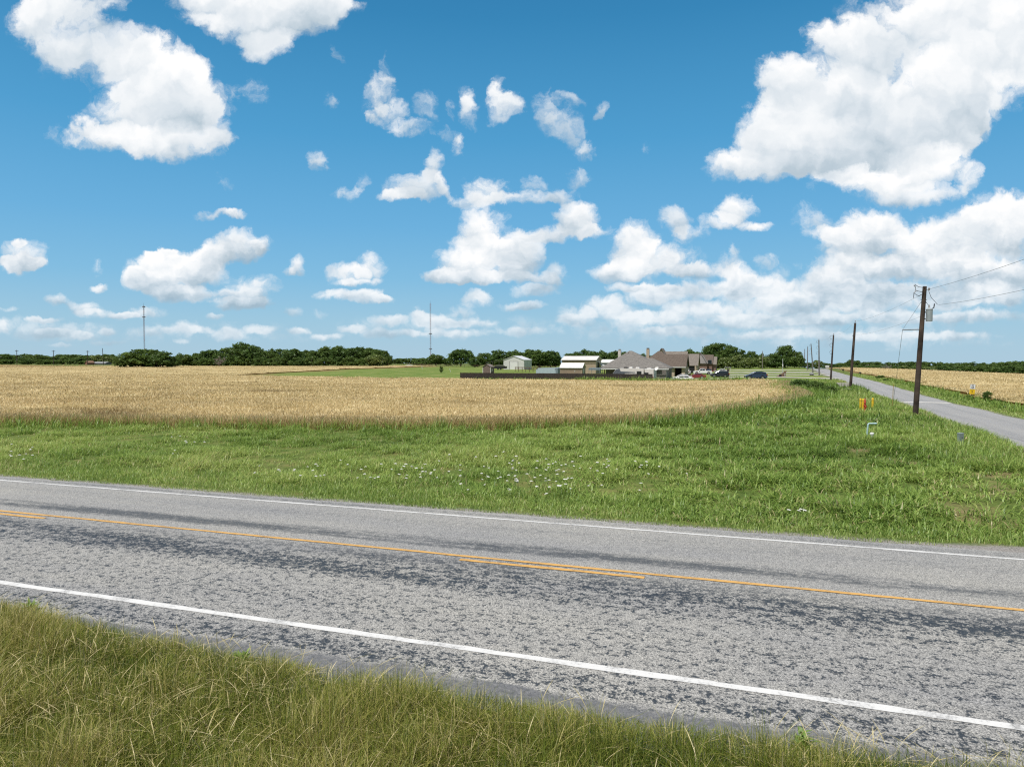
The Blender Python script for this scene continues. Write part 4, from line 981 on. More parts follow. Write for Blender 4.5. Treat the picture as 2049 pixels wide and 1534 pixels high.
# ------------------------------------------------------------------ buildings
RZ = -TH                                            # the farm's plots follow the two roads
tin_white = ribbed('white_sheet_metal', (.66, .66, .63), .3, 'X'); tin_roof = ribbed('pale_roof_metal', (.70, .67, .62), .4, 'X', .35)
tin_tan = ribbed('tan_sheet_metal', (.42, .33, .245), .3, 'X'); tin_tan2 = ribbed('dark_tan_sheet_metal', (.30, .225, .17), .3, 'X')
trim_w = mat('white_trim', (.72, .72, .70), .5, var=.05); trim_d = mat('dark_trim', (.06, .052, .047), .6)
sh_grey = shingles('grey_shingles', (.115, .108, .098), (.21, .198, .180)); sh_brown = shingles('brown_shingles', (.075, .058, .045), (.14, .110, .088))
sh_tan = shingles('tan_shingles', (.125, .109, .092), (.225, .198, .168))
bk_dark = brick('dark_brick', (.10, .085, .075), (.20, .175, .16), (.26, .25, .235)); bk_red = brick('red_brown_brick', (.17, .085, .065), (.24, .13, .10), (.26, .22, .2))
bk_tan = brick('tan_brick', (.40, .30, .21), (.50, .39, .28), (.5, .45, .38))
glass = glass_mat(); dark_in = mat('dark_opening', (.012, .012, .013), .8)
white_p = mat('white_paint', (.78, .78, .76), .5, var=.05); wood_d = mat('dark_stained_wood', (.042, .034, .030), .85, var=.3, scale=4, bump=.4)
wood_b = mat('weathered_wood', (.17, .115, .075), .9, var=.3, scale=3, bump=.4); steel = mat('grey_steel', (.32, .34, .36), .45, metal=.5, var=.1)
rust = mat('rusty_steel', (.13, .075, .05), .8, var=.3); black_p = mat('black_plastic', (.02, .02, .022), .5)

def gable_shell(W_, D_, he, hr, ridge='x'):
    """closed walls with gable ends; ridge along x or y; front at y=0"""
    if ridge == 'y': return MB().prism([(-W_ / 2, -.4), (W_ / 2, -.4), (W_ / 2, he), (0, hr), (-W_ / 2, he)], 0, D_)
    m = MB(); p = [(0, -.4), (D_, -.4), (D_, he), (D_ / 2, hr), (0, he)]
    vs = [(-W_ / 2, y, z) for y, z in p] + [(W_ / 2, y, z) for y, z in p]; n = 5
    return m.add(vs, [tuple(range(n)), tuple(range(2 * n - 1, n - 1, -1))] + [(i, i + n, (i + 1) % n + n, (i + 1) % n) for i in range(n)])
def gable_roof(W_, D_, he, hr, ridge='x', ov=.35, th=.14, m=None):
    m = m or MB()
    if ridge == 'y':
        sl = (hr - he) / (W_ / 2); e = W_ / 2 + ov; ze = he - ov * sl + .02; zr = hr + .02
        return m.prism([(-e, ze), (0, zr), (e, ze), (e, ze + th), (0, zr + th * 1.15), (-e, ze + th)], -ov, D_ + ov)
    sl = (hr - he) / (D_ / 2); ze = he - ov * sl + .02; zr = hr + .02
    p = [(-ov, ze), (D_ / 2, zr), (D_ + ov, ze), (D_ + ov, ze + th), (D_ / 2, zr + th * 1.15), (-ov, ze + th)]
    vs = [(-W_ / 2 - ov, y, z) for y, z in p] + [(W_ / 2 + ov, y, z) for y, z in p]; n = 6
    return m.add(vs, [tuple(range(n)), tuple(range(2 * n - 1, n - 1, -1))] + [(i, i + n, (i + 1) % n + n, (i + 1) % n) for i in range(n)])
def hip_roof(x0, x1, y0, y1, he, hr, rx0, rx1, ov=.5, th=.16, m=None):
    """hipped roof over a rectangle; the ridge runs from rx0 to rx1 half way back"""
    m = m or MB(); ym = (y0 + y1) / 2
    a, b, c, d = (x0 - ov, y0 - ov), (x1 + ov, y0 - ov), (x1 + ov, y1 + ov), (x0 - ov, y1 + ov)
    vs = [(*q, he) for q in (a, b, c, d)] + [(*q, he + th) for q in (a, b, c, d)] + [(rx0, ym, hr), (rx1, ym, hr)]
    return m.add(vs, [(0, 3, 2, 1), (0, 1, 5, 4), (1, 2, 6, 5), (2, 3, 7, 6), (3, 0, 4, 7), (4, 5, 9, 8), (5, 6, 9), (6, 7, 8, 9), (7, 4, 8)])
def at_px(px, d):
    X = PX(px, d, 0); return X, d, tz(X, d)
def place(name, label, cat, px, d, rz=RZ, group=None):
    return thing(name, label, cat, at_px(px, d), rz, group)
def window(parent, x0, x1, z0, z1, y=-.03, frame=None, vertical=True):
    fr = MB().box(x0, x1, y - .03, y + .02, z0, z1).build('window', frame or trim_w, parent)
    MB().box(x0 + .07, x1 - .07, y - .045, y - .028, z0 + .07, z1 - .07).build('pane', glass, fr)
    return fr

# white metal barn
b = place('barn', 'white metal barn with a big roll up door in its gable end', 'barn', 1028, 306)
gable_shell(9.3, 11, 4.1, 5.75, 'y').build('wall', tin_white, b); gable_roof(9.3, 11, 4.1, 5.75, 'y', .2, .12).build('roof', ribbed('light_barn_roof', (.72, .70, .68), .4, 'Y', .35), b)
MB().box(-1.95, 2.0, -.05, -.012, -.2, 3.55).build('door_frame', trim_d, b)
dr = MB()
for k in range(6): dr.box(-1.78, 1.83, -.10, -.052, -.1 + k * .585, -.1 + k * .585 + .57)
dr.build('roll_up_door', white_p, b)
MB().box(4.66, 4.70, 2.2, 3.2, -.1, 2.05).build('side_door', white_p, b)
# lean-to beside the barn with a dark roof
b = place('open_shed', 'low open sided shed with a dark roof against the trees beside the white barn', 'shed', 992, 330)
MB().prism([(-5, 2.9), (5, 3.9), (5, 4.05), (-5, 3.05)], 0, 6).build('roof', trim_d, b)
for x, h in ((-4.8, 2.95), (-1.6, 3.25), (1.6, 3.57), (4.8, 3.88)): MB().box(x - .08, x + .08, .1, .26, -.3, h).build('post', trim_d, b)
# small brown garden shed
b = place('garden_shed', 'small brown shed with a pitched roof behind the dark fence', 'shed', 974, 214)
gable_shell(2.5, 3.0, 2.35, 3.1, 'y').build('wall', mat('brown_siding', (.185, .135, .115), .8, bump=.2), b); gable_roof(2.5, 3.0, 2.35, 3.1, 'y', .14, .08).build('roof', mat('brown_roofing', (.21, .17, .155), .85, bump=.3), b)
for x in (-1.25, 1.25): MB().box(x - .07, x + .07, -.04, .05, -.3, 2.3).build('corner_board', trim_w, b)
MB().box(1.255, 1.29, .9, 1.5, 1.1, 1.8).build('window', trim_w, b)
# pale blue box trailer
b = place('cargo_trailer', 'pale blue grey box trailer parked behind the dark fence', 'trailer', 1094, 186)
m_ = mat('pale_blue_panels', (.42, .50, .56), .4, var=.06)
MB().prism([(-2.95, .55), (2.95, .55), (2.95, 2.5), (2.6, 2.6), (-2.3, 2.42), (-2.95, 1.95)], 0, 2.3).build('box', m_, b)
MB().box(2.4, 2.98, -.02, 2.32, .6, 2.45).build('rear_frame', mat('blue_grey_frame', (.20, .25, .29), .5), b)
for x in (-.5, .4):
    w_ = MB().tube([(x, .02, .35), (x, .26, .35)], .36, 14).build('wheel', black_p, b); MB().tube([(x, -.012, .35), (x, .03, .35)], .18, 10).build('rim', steel, w_)
MB().box(-4.1, -2.9, 1.0, 1.2, .45, .58).build('tow_bar', steel, b)
for x in (-2.62, 2.3): MB().box(x - .1, x + .1, -.025, 0, 2.02, 2.2).build('light', dark_in, b)
# tan barn
b = place('barn', 'long tan metal barn with a pale roof and a dark gable door', 'barn', 1158, 232)
gable_shell(11.3, 8.4, 4.35, 5.5, 'x').build('wall', tin_tan, b); gable_roof(11.3, 8.4, 4.35, 5.5, 'x', .3, .13).build('roof', tin_roof, b)
MB().box(-5.75, 5.75, -.40, -.33, 4.02, 4.20).build('gutter', trim_d, b)
MB().box(5.66, 5.70, 2.6, 5.4, .9, 3.5).build('gable_door', dark_in, b); MB().box(5.68, 6.4, 2.3, 5.7, 3.6, 3.72).build('awning', trim_w, b)
MB().prism([(5.65, 2.9), (7.6, 2.3), (7.6, 2.42), (5.65, 3.02)], 5.6, 8.4).build('side_roof', tin_roof, b)
MB().box(7.4, 7.55, 5.7, 5.85, -.3, 2.35).build('post', trim_d, b)
# smaller tan shed with a white roof in front of it
b = place('shed', 'small brown shed with a bright white metal roof in front of the tan barn', 'shed', 1142.5, 198)
gable_shell(6.2, 4.4, 2.35, 3.55, 'x').build('wall', tin_tan2, b); gable_roof(6.2, 4.4, 2.35, 3.55, 'x', .22, .1).build('roof', ribbed('white_roof_metal', (.80, .79, .77), .4, 'X', .35), b)
for x in (-3.1, 3.1): MB().box(x - .09, x + .09, -.03, .1, -.3, 2.33).build('corner_trim', tin_tan, b)
window(b, 1.0, 1.2, 1.2, 1.5)
MB().box(3.115, 3.16, 1.5, 2.5, -.1, 2.0).build('door', trim_w, b)
# carport between barn and house
b = place('carport', 'blue grey metal carport on thin posts between the tan barn and the grey house', 'carport', 1189, 206)
MB().prism([(-1.7, 1.55), (1.7, 1.55), (1.7, 1.95), (1.5, 2.15), (-1.5, 2.15), (-1.7, 1.95)], 0, 4).build('roof', mat('blue_grey_metal', (.20, .25, .29), .45), b)
for x in (-1.6, 1.6):
    for y in (.1, 3.9): MB().box(x - .04, x + .04, y - .04, y + .04, -.3, 1.56).build('post', steel, b)
# second pale roofed barn behind
b = place('barn', 'white roofed outbuilding half hidden behind the grey house', 'barn', 1220, 300)
gable_shell(7.5, 6, 3.0, 4.2, 'x').build('wall', mat('blue_grey_siding', (.25, .26, .27), .7), b); gable_roof(7.5, 6, 3.0, 4.2, 'x', .25, .12).build('roof', tin_white, b)

# grey hipped house nearest the field
h = place('house', 'brick house with a tall grey hipped roof and a white chimney', 'house', 1270, 160)
hw_ = MB(); hw_.box(-4.2, 7.0, 0, 11, -.5, 2.72); hw_.box(-7.0, -4.2, 2.2, 11, -.5, 2.72); hw_.build('wall', bk_dark, h)
rf = MB(); hip_roof(-7.2, 5.4, 0, 11.6, 2.70, 6.75, -2.2, -1.6, .5, m=rf); hip_roof(-1, 7.2, .4, 8.2, 2.69, 5.05, -1.0, 3.4, .5, m=rf)
rf = rf.build('roof', sh_grey, h)
MB().box(-5.0, -4.35, 6.6, 7.3, 3.2, 6.95).build('chimney', mat('white_brick', (.60, .57, .52), .9, bump=.3), h); MB().box(-4.9, -4.45, 6.7, 7.2, 6.95, 7.15).build('chimney_cap', trim_d, h)
for x, y, z in ((.6, 3.0, 4.55), (2.1, 2.6, 4.2), (-2.2, 4.9, 6.15), (-3.6, 2.0, 3.85), (3.3, 1.7, 3.6)): MB().tube([(x, y, z - .5), (x, y, z + .22)], .07, 8).build('roof_vent', trim_d, rf)
MB().box(-7.6, 7.6, -.66, -.58, 2.50, 2.72).build('fascia', trim_w, h)
MB().box(-6.98, -6.8, .1, .28, -.3, 2.7).build('porch_post', wood_b, h); window(h, 3.2, 4.3, .9, 2.1)
MB().box(7.01, 7.06, .4, .9, -.2, 2.5).build('corner_board', trim_w, h)
# brown roofed house behind it
h = place('house', 'house with a dark brown shingle roof and a tan brick chimney', 'house', 1339, 192)
w_ = MB(); w_.box(-6.5, 1.4, 0, 12, -.5, 2.75); w_.box(3.3, 4.1, 0, 12, -.5, 2.75); w_.box(1.4, 3.3, 2.5, 12, -.5, 2.75); w_.build('wall', bk_tan, h)
MB().box(1.42, 3.28, 2.42, 2.49, -.3, 2.5).build('garage_opening', dark_in, h)
rf = MB(); hip_roof(-8.2, 2.0, 1, 12.5, 2.72, 7.0, -3.8, -3.2, .4, m=rf); rf = rf.build('roof', sh_brown, h)
g2_ = MB(); gable_roof(7.0, 9, 2.75, 5.9, 'x', .35, .16, m=g2_); g2_.v = [(x + .7, y - .1, z) for x, y, z in g2_.v]; g2_.build('front_roof', sh_brown, h)
gb = MB(); gb.add([(4.15, 0, 2.6), (4.15, 9, 2.6), (4.15, 4.5, 5.75), (4.0, 0, 2.6), (4.0, 9, 2.6), (4.0, 4.5, 5.75)], [(0, 1, 2), (5, 4, 3), (0, 3, 4, 1), (1, 4, 5, 2), (2, 5, 3, 0)]); gb.build('gable_wall', bk_dark, h)
MB().box(-6.9, -6.1, 5.2, 5.9, 4.0, 7.55).build('chimney', bk_tan, h); MB().box(-6.85, -6.15, 5.25, 5.85, 7.55, 7.85).build('chimney_cap', trim_d, h)
MB().box(-2.9, 4.4, -.53, -.46, 2.45, 2.66).build('fascia', trim_w, h)
# grey brown house with a high gable
h = place('house', 'house with a grey brown roof and a small front gable behind the dark brown roof', 'house', 1343, 220)
gable_shell(8.4, 11, 2.9, 6.9, 'x').build('wall', bk_red, h); gable_roof(8.4, 11, 2.9, 6.9, 'x', .35, .16).build('roof', sh_tan, h)
gg = gable_shell(6.4, 6, 2.9, 7.9, 'y'); gg.v = [(x - 3.2, y + 1, z) for x, y, z in gg.v]; gg.build('gable_wing', bk_tan, h)
gg = gable_roof(6.4, 6, 2.9, 7.9, 'y', .3, .16); gg.v = [(x - 3.2, y + 1, z) for x, y, z in gg.v]; gg.build('gable_roof', sh_tan, h)
# two more houses down the row
h = place('house', 'brick house with a pale brown roof and a deep shaded porch', 'house', 1384, 236)
gable_shell(3.6, 10, 2.6, 6.2, 'x').build('wall', bk_tan, h); gable_roof(3.6, 10, 2.6, 6.2, 'x', .3, .16).build('roof', sh_tan, h)
gg = gable_roof(3.6, 5, 3.6, 6.6, 'y', .3, .16); gg.v = [(x + 2.2, y + 6, z) for x, y, z in gg.v]; gg.build('cross_roof', sh_tan, h)
MB().box(-1.3, 1.0, -.06, -.012, -.2, 2.3).build('porch_opening', dark_in, h); MB().box(1.0, 1.5, -.3, .2, -.3, 2.5).build('porch_column', bk_tan, h)
h = place('house', 'farthest brick house with stepped brown roofs and a dark upper window', 'house', 1409, 262)
gable_shell(5.6, 9, 2.9, 6.0, 'x').build('wall', bk_red, h); gable_roof(5.6, 9, 2.9, 6.0, 'x', .3, .16).build('roof', sh_brown, h)
rf = MB(); hip_roof(-3.4, 1.2, -2, 8, 2.9, 6.4, -1.2, -.8, .3, m=rf); rf.build('hipped_roof', sh_grey, h)
MB().box(-3.3, 1.1, -1.9, -.05, -.4, 2.88).build('front_wing', bk_red, h)
gg = gable_roof(2.4, 8, 2.7, 5.3, 'x', .3, .16); gg.v = [(x + 2.9, y + .4, z) for x, y, z in gg.v]; gg.build('side_roof', sh_tan, h)
gg = gable_shell(2.4, 7.6, 2.7, 5.2, 'x'); gg.v = [(x + 2.9, y + .6, z) for x, y, z in gg.v]; gg.build('side_wing', bk_red, h)
window(h, 1.3, 2.7, 2.9, 4.3, -.35, steel)
# far farmhouse at the left
h = place('farmhouse', 'tiny red roofed farmhouse far off at the edge of the low wood', 'house', 173, 500)
gable_shell(2.6, 5, 1.5, 2.6, 'y').build('wall', mat('faded_red_boards', (.26, .13, .09), .85), h); gable_roof(2.6, 5, 1.5, 2.6, 'y', .3, .2).build('roof', mat('orange_brown_roofing', (.27, .16, .11), .85), h)
h = place('long_shed', 'long low grey roofed shed beside the tiny red farmhouse', 'shed', 198, 505)
gable_shell(12, 5, 1.2, 1.9, 'x').build('wall', mat('grey_boards', (.22, .22, .22), .85), h); gable_roof(12, 5, 1.2, 1.9, 'x', .3, .15).build('roof', mat('grey_roofing', (.30, .31, .32), .7), h)

# ------------------------------------------------------------------ fences
fa, fb = (-11.5, 157.5), (28.6, 144.6)
fe = thing('privacy_fence', 'long dark stained board fence between the wheat and the back gardens', 'fence', (fa[0], fa[1], tz(*fa)), math.atan2(fb[1] - fa[1], fb[0] - fa[0]))
Lf = math.hypot(fb[0] - fa[0], fb[1] - fa[1]); bd = MB(); x = 0
while x < Lf:
    gz = tz(fa[0] + (fb[0] - fa[0]) * x / Lf, fa[1] + (fb[1] - fa[1]) * x / Lf) - tz(*fa)
    bd.box(x, x + .142, -.011 + rnd.uniform(-.006, .006), .011, gz - .1, gz + 1.83 + rnd.uniform(-.02, .02)); x += .15
bd.build('board_panel', wood_d, fe)
for z in (.35, 1.0, 1.6): MB().box(0, Lf, .013, .05, z - .04, z + .05).build('rail', wood_b, fe)
for k in range(int(Lf / 2.4) + 1): MB().box(k * 2.4, k * 2.4 + .1, .052, .15, -.3, 1.85).build('post', wood_d, fe)
# pipe and rail fences far across the lawn
def rail_fence(name, label, p0, p1, n, h, rails, m, r=.06, group=None):
    a_, b_ = Vector((*p0, 0)), Vector((*p1, 0)); f = thing(name, label, 'fence', (p0[0], p0[1], tz(*p0)), 0, group); z0 = tz(*p0)
    P = [a_.lerp(b_, k / n) for k in range(n + 1)]
    for q in P: MB().box(q.x - a_.x - r, q.x - a_.x + r, q.y - a_.y - r, q.y - a_.y + r, tz(q.x, q.y) - z0 - .3, tz(q.x, q.y) - z0 + h).build('post', m, f)
    for z in rails: MB().tube([(q.x - a_.x, q.y - a_.y, tz(q.x, q.y) - z0 + z) for q in P], r * .7, 5).build('rail', m, f)
    return f
rail_fence('pipe_fence', 'thin dark pipe fence along the far end of the mown lawn', (PX(815, 412), 412), (PX(1010, 352), 352), 24, 1.5, (.5, 1.0, 1.45), rust)
rail_fence('pipe_fence', 'dark pipe fence behind the white barn towards the tan barn', (PX(1062, 325), 325), (PX(1126, 300), 300), 9, 1.5, (.5, 1.0, 1.45), rust)
rail_fence('corral_fence', 'brown timber rail fence in front of the white barn', (PX(1031, 262), 262), (PX(1082, 244), 244), 7, 1.75, (.9, 1.35, 1.7), wood_b, .1)
rail_fence('post_fence', 'row of pale timber posts and rails beside the blue trailer', (PX(1120, 240), 240), (PX(1125, 205), 205), 5, 1.5, (.7, 1.4), wood_b, .08)
b = place('dump_trailer', 'dark loaded trailer standing beside the small brown shed', 'trailer', 999, 300)
MB().prism([(-2.6, .5), (2.6, .5), (2.8, 1.5), (-2.8, 1.5)], 0, 2.2).build('body', black_p, b); MB().prism([(-2.2, 1.5), (2.0, 1.5), (1.2, 2.05), (-1.4, 2.15)], .2, 2.0).build('load', mat('brush_load', (.11, .12, .08), .95, bump=.5), b)
for x in (-.6, .6): MB().tube([(x, -.05, .4), (x, .25, .4)], .4, 12).build('wheel', black_p, b)
b = tree(883, 730, 8, 236, 'pale', 'small young tree standing on the mown lawn')
def stake(px, py, h, label, r=.05, m=white_p, lean=0):
    x, y = G(px, py); o = thing('stake', label, 'stake', (x, y, tz(x, y)), 0)
    MB().tube([(0, 0, -.2), (lean, 0, h)], r, 6).build('rod', m, o); MB().box(lean - r * 2, lean + r * 2, -r * 1.4, r * 1.4, h - .12, h + .04).build('cap', m, o); return o
stake(845, 738, 1.6, 'white stake on the lawn close to the far pipe fence', .09, lean=-.2); stake(902.5, 744, 1.0, 'short white leaning stake on the lawn near the young tree', .07, lean=-.5)
o = place('boat', 'tiny white upturned boat at the far edge of the lawn', 'boat', 818, 400)
MB().prism([(-1.9, .1), (1.9, .1), (2.5, .9), (-2.2, .85)], 0, 1.5).build('hull', white_p, o); MB().box(-1.2, 1.0, .3, 1.2, .9, 1.25).build('cover', steel, o)

# ------------------------------------------------------------------ vehicles
tyre_m = mat('tyre_rubber', (.018, .018, .019), .85); rim_m = mat('alloy_rim', (.42, .43, .44), .35, metal=.7, var=.05)
lamp_m = mat('headlamp_lens', (.62, .64, .66), .15); tail_m = mat('red_tail_lens', (.42, .018, .018), .25); under_m = mat('underbody', (.012, .012, .013), .9)
def car_paint(name, col): return mat(name, col, .28, var=.02, spec=.5, coat=.8)
def car(name, label, px, d, rz, paint_m, kind, scale=1., group=None):
    """+x is the nose"""
    o = place(name, label, 'car' if kind != 'pickup' else 'pickup truck', px, d, rz, group)
    if kind == 'sedan': L_, W_, H_, wb, wr = 4.85, 1.84, 1.46, 2.8, .335
    elif kind == 'suv': L_, W_, H_, wb, wr = 4.75, 1.90, 1.74, 2.75, .375
    else: L_, W_, H_, wb, wr = 5.7, 1.98, 1.86, 3.55, .40
    a = L_ / 2
    if kind == 'sedan':
        low = [(-a, .38), (-a + .05, .9), (-a + .35, 1.0), (-.9, 1.0), (.95, .96), (a - .55, .82), (a - .06, .68), (a, .42), (a - .25, .22), (-a + .3, .22)]
        top = [(-a + .75, .98), (-1.0, 1.40), (-.2, H_), (.35, 1.42), (1.25, .96)]
    elif kind == 'suv':
        low = [(-a, .42), (-a + .03, 1.0), (-a + .16, 1.12), (1.0, 1.10), (a - .5, .98), (a - .08, .80), (a, .5), (a - .22, .26), (-a + .25, .26)]
        top = [(-a + .12, 1.10), (-a + .48, 1.62), (-1.0, H_), (.1, 1.71), (1.3, 1.09)]
    else:
        low = [(-a, .55), (-a + .02, 1.12), (-.75, 1.14), (1.15, 1.16), (a - .5, 1.06), (a - .05, .92), (a, .5), (a - .2, .34), (-a + .2, .36)]
        top = [(-.85, 1.12), (-.72, 1.72), (-.1, H_), (.55, 1.82), (1.35, 1.14)]
    def body_part(poly, w0, w1, z0, z1):
        m = MB(); n = len(poly)
        def w(z): return w0 + (w1 - w0) * max(0, min(1, (z - z0) / (z1 - z0)))
        vs = [(x, -w(z) / 2, z) for x, z in poly] + [(x, w(z) / 2, z) for x, z in poly]
        return m.add(vs, [tuple(range(n)), tuple(range(2 * n - 1, n - 1, -1))] + [(i, i + n, (i + 1) % n + n, (i + 1) % n) for i in range(n)])
    bm_ = body_part(low, W_, W_ * .96, .6, 1.0)
    bo = bm_.build('body', paint_m, o)
    bv = bo.modifiers.new('round', 'BEVEL'); bv.width = .07; bv.segments = 2; bv.limit_method = 'ANGLE'; bv.angle_limit = R(25)
    zt0, zt1 = top[0][1], H_
    cab = body_part(top, W_ * .93, W_ * .72, zt0, zt1).build('cabin', paint_m, o)
    bv = cab.modifiers.new('round', 'BEVEL'); bv.width = .05; bv.segments = 2; bv.limit_method = 'ANGLE'; bv.angle_limit = R(25)
    def wd(z): return (W_ * .93 + (W_ * .72 - W_ * .93) * (z - zt0) / (zt1 - zt0)) / 2
    # side glass, split by pillars, standing a little proud of the cabin
    zs0, zs1 = zt0 + .07, H_ - .13
    def edge_x(z, rear):
        p = top if rear else top[::-1]
        for (xa, za), (xb, zb) in zip(p, p[1:]):
            if min(za, zb) <= z <= max(za, zb) and za != zb: return xa + (xb - xa) * (z - za) / (zb - za)
        return p[-1][0]
    cuts = {'sedan': [(.16, 0), (-.1, .5), (.58, 1)], 'suv': [(0, 0), (.36, .5), (.68, 1)], 'pickup': [(0, 0), (.42, .5)]}[kind]
    r0, r1, f0, f1 = edge_x(zs0, True) + .14, edge_x(zs1, True) + .10, edge_x(zs0, False) - .14, edge_x(zs1, False) - .06
    nwin = 2 if kind == 'pickup' else 3 if kind == 'suv' else 2
    for s in (-1, 1):
        for k in range(nwin):
            ta, tb = k / nwin + .015, (k + 1) / nwin - .015
            q = [(r0 + (f0 - r0) * ta, zs0), (r0 + (f0 - r0) * tb, zs0), (r1 + (f1 - r1) * tb, zs1), (r1 + (f1 - r1) * ta, zs1)]
            vs = [(x, s * (wd(z) + .012), z) for x, z in q] + [(x, s * (wd(z) - .02), z) for x, z in q]
            MB().add(vs, [(0, 1, 2, 3), (7, 6, 5, 4), (0, 4, 5, 1), (1, 5, 6, 2), (2, 6, 7, 3), (3, 7, 4, 0)]).build('side_window', glass, o)
    for nm, sgn in (('windscreen', False), ('rear_window', True)):
        xa, xb = edge_x(zs0, sgn), edge_x(zs1 - .02, sgn); dv = -.015 if sgn else .015
        wa, wb_ = wd(zs0) - .08, wd(zs1) - .08
        vs = [(xa + dv, -wa, zs0), (xa + dv, wa, zs0), (xb + dv, wb_, zs1), (xb + dv, -wb_, zs1)]; vs += [(x - dv * 2, y, z) for x, y, z in vs]
        MB().add(vs, [(0, 1, 2, 3), (7, 6, 5, 4), (0, 4, 5, 1), (1, 5, 6, 2), (2, 6, 7, 3), (3, 7, 4, 0)]).build(nm, glass, o)
    MB().box(-a + .3, a - .3, -W_ / 2 + .12, W_ / 2 - .12, .17, .30).build('underbody', under_m, o)
    for sx in (-1, 1):
        for s in (-1, 1):
            x, y = sx * wb / 2 + .06, s * (W_ / 2 - .10)
            wl_ = MB().tube([(x, y + s * .125, wr), (x, y - s * .13, wr)], wr, 18).build('wheel', tyre_m, o)
            MB().tube([(x, y + s * .14, wr), (x, y + s * .118, wr)], wr * .62, 14).build('rim', rim_m, wl_)
            MB().tube([(x, y + s * .104, wr + .02), (x, y - s * .06, wr + .02)], wr * 1.16, 18).build('wheel_arch', under_m, o)
    zl = {'sedan': .70, 'suv': .84, 'pickup': .92}[kind]
    for s in (-1, 1):
        MB().box(a - .20, a + .015, s * (W_ / 2 - .26) - .2, s * (W_ / 2 - .26) + .2, zl - .09, zl + .07, .02).build('headlight', lamp_m, o)
        MB().box(-a - .02, -a + .22, s * (W_ / 2 - .15) - .16, s * (W_ / 2 - .15) + .16, zl + .03, zl + .24, .02).build('tail_light', tail_m, o)
        MB().box(.95, 1.13, s * (W_ / 2 + .09) - .09, s * (W_ / 2 + .09) + .09, zt0 - .02, zt0 + .13, .02).build('mirror', paint_m, o)
    MB().box(a - .05, a + .012, -.55, .55, .42, .62).build('grille', black_p, o)
    if kind == 'pickup':
        MB().box(-a + .10, -.95, -W_ / 2 + .10, W_ / 2 - .10, 1.08, 1.16).build('bed', under_m, o)
        MB().box(-a + .3, -1.1, -.75, .75, 1.16, 1.62, .06).build('load', mat('blue_tarpaulin', (.05, .08, .14), .7), o)
    o.scale = (scale,) * 3
    return o
pw_ = car_paint('white_car_paint', (.78, .78, .77)); ps = car_paint('silver_car_paint', (.50, .51, .52)); pb = car_paint('black_car_paint', (.012, .013, .018)); pnb = car_paint('dark_blue_car_paint', (.016, .034, .075)); pr = car_paint('dark_red_car_paint', (.17, .014, .018))
car('parked_car', 'white sedan parked in front, nearest the wheat field', 1366, 149, math.pi + RZ + .1, pw_, 'sedan')
car('parked_car', 'white sedan parked just behind another white sedan beside the grey house', 1365, 160, math.pi + RZ + .05, pw_, 'sedan')
car('parked_car', 'dark red car parked behind the white sedans', 1394, 176, math.pi + RZ + .1, pr, 'sedan', .92)
car('pickup_truck', 'white pickup truck with a dark blue load in its bed', 1406, 218, math.pi + RZ + .15, pw_, 'pickup')
car('parked_car', 'black SUV with silver wheels beside the white pickup', 1440, 183, math.pi + RZ + .12, pb, 'suv')
car('parked_car', 'dark blue SUV parked alone on the grass by the driveways', 1512, 160, math.pi + RZ + .15, pnb, 'suv', 1.02)
car('parked_car', 'silver sedan on the drive behind the black SUV', 1444, 236, math.pi + RZ + .1, ps, 'sedan', .95)
car('parked_van', 'white van mostly hidden in the gap between two brick houses', 1374, 210, math.pi / 2 + RZ, pw_, 'suv', 1.05)

# caravan with a raised front end
o = place('caravan', 'large white and grey fifth wheel caravan parked before the grey house', 'caravan', 1256, 151)
rvw = mat('caravan_white', (.68, .67, .64), .4, var=.04); rvg = mat('caravan_dark_grey', (.12, .14, .165), .4, var=.1); rvt = mat('caravan_beige', (.50, .48, .44), .45)
MB().prism([(-3.35, 1.55), (-2.9, 1.1), (-1.9, 1.05), (-1.7, .55), (3.3, .55), (3.35, 2.85), (-1.9, 2.9), (-2.5, 2.75)], 0, 2.4).build('body', rvw, o)
MB().prism([(-3.3, 1.6), (-2.85, 1.14), (-2.0, 1.12), (-.5, 1.85), (1.6, 1.95), (1.6, 2.1), (-1.5, 2.25), (-1.75, 2.84), (-2.45, 2.7)], -.012, .0).build('swoosh', rvg, o)
MB().prism([(-1.4, .7), (3.2, .7), (3.2, 1.5), (1.2, 1.75), (-1.2, 1.55)], -.008, .0).build('lower_panel', rvt, o)
for x0, x1, z0, z1 in ((-1.2, .5, .95, 1.5), (1.9, 2.9, 1.7, 2.3)):
    f = MB().box(x0, x1, -.035, -.014, z0, z1).build('window', black_p, o); MB().box(x0 + .06, x1 - .06, -.05, -.036, z0 + .06, z1 - .06).build('pane', glass, f)
for x, w_, h_, m_ in ((-.6, .9, .28, black_p), (.5, .7, .36, rvw), (1.9, .8, .3, rvw)): MB().prism([(x - w_ / 2, 2.88), (x + w_ / 2, 2.88), (x + w_ * .35, 2.88 + h_), (x - w_ * .35, 2.88 + h_)], .8, 1.6).build('roof_unit', m_, o)
for x in (.7, 1.6):
    w_ = MB().tube([(x, -.02, .38), (x, .25, .38)], .38, 14).build('wheel', tyre_m, o); MB().tube([(x, -.035, .38), (x, 0, .38)], .2, 10).build('rim', rim_m, w_)
o = place('caravan', 'white boxy rear end of a second caravan beside the raised one', 'caravan', 1298, 150.5)
MB().box(-1.0, 1.05, 0, 5.5, .35, 2.75, .08).build('body', rvw, o)
f = MB().box(-.85, -.05, -.03, -.006, 1.35, 2.0).build('window', black_p, o); MB().box(-.78, -.12, -.045, -.031, 1.42, 1.93).build('pane', glass, f)
for x in (-.8, .85): MB().box(x - .08, x + .08, -.03, -.005, .9, 1.15).build('tail_light', tail_m, o)
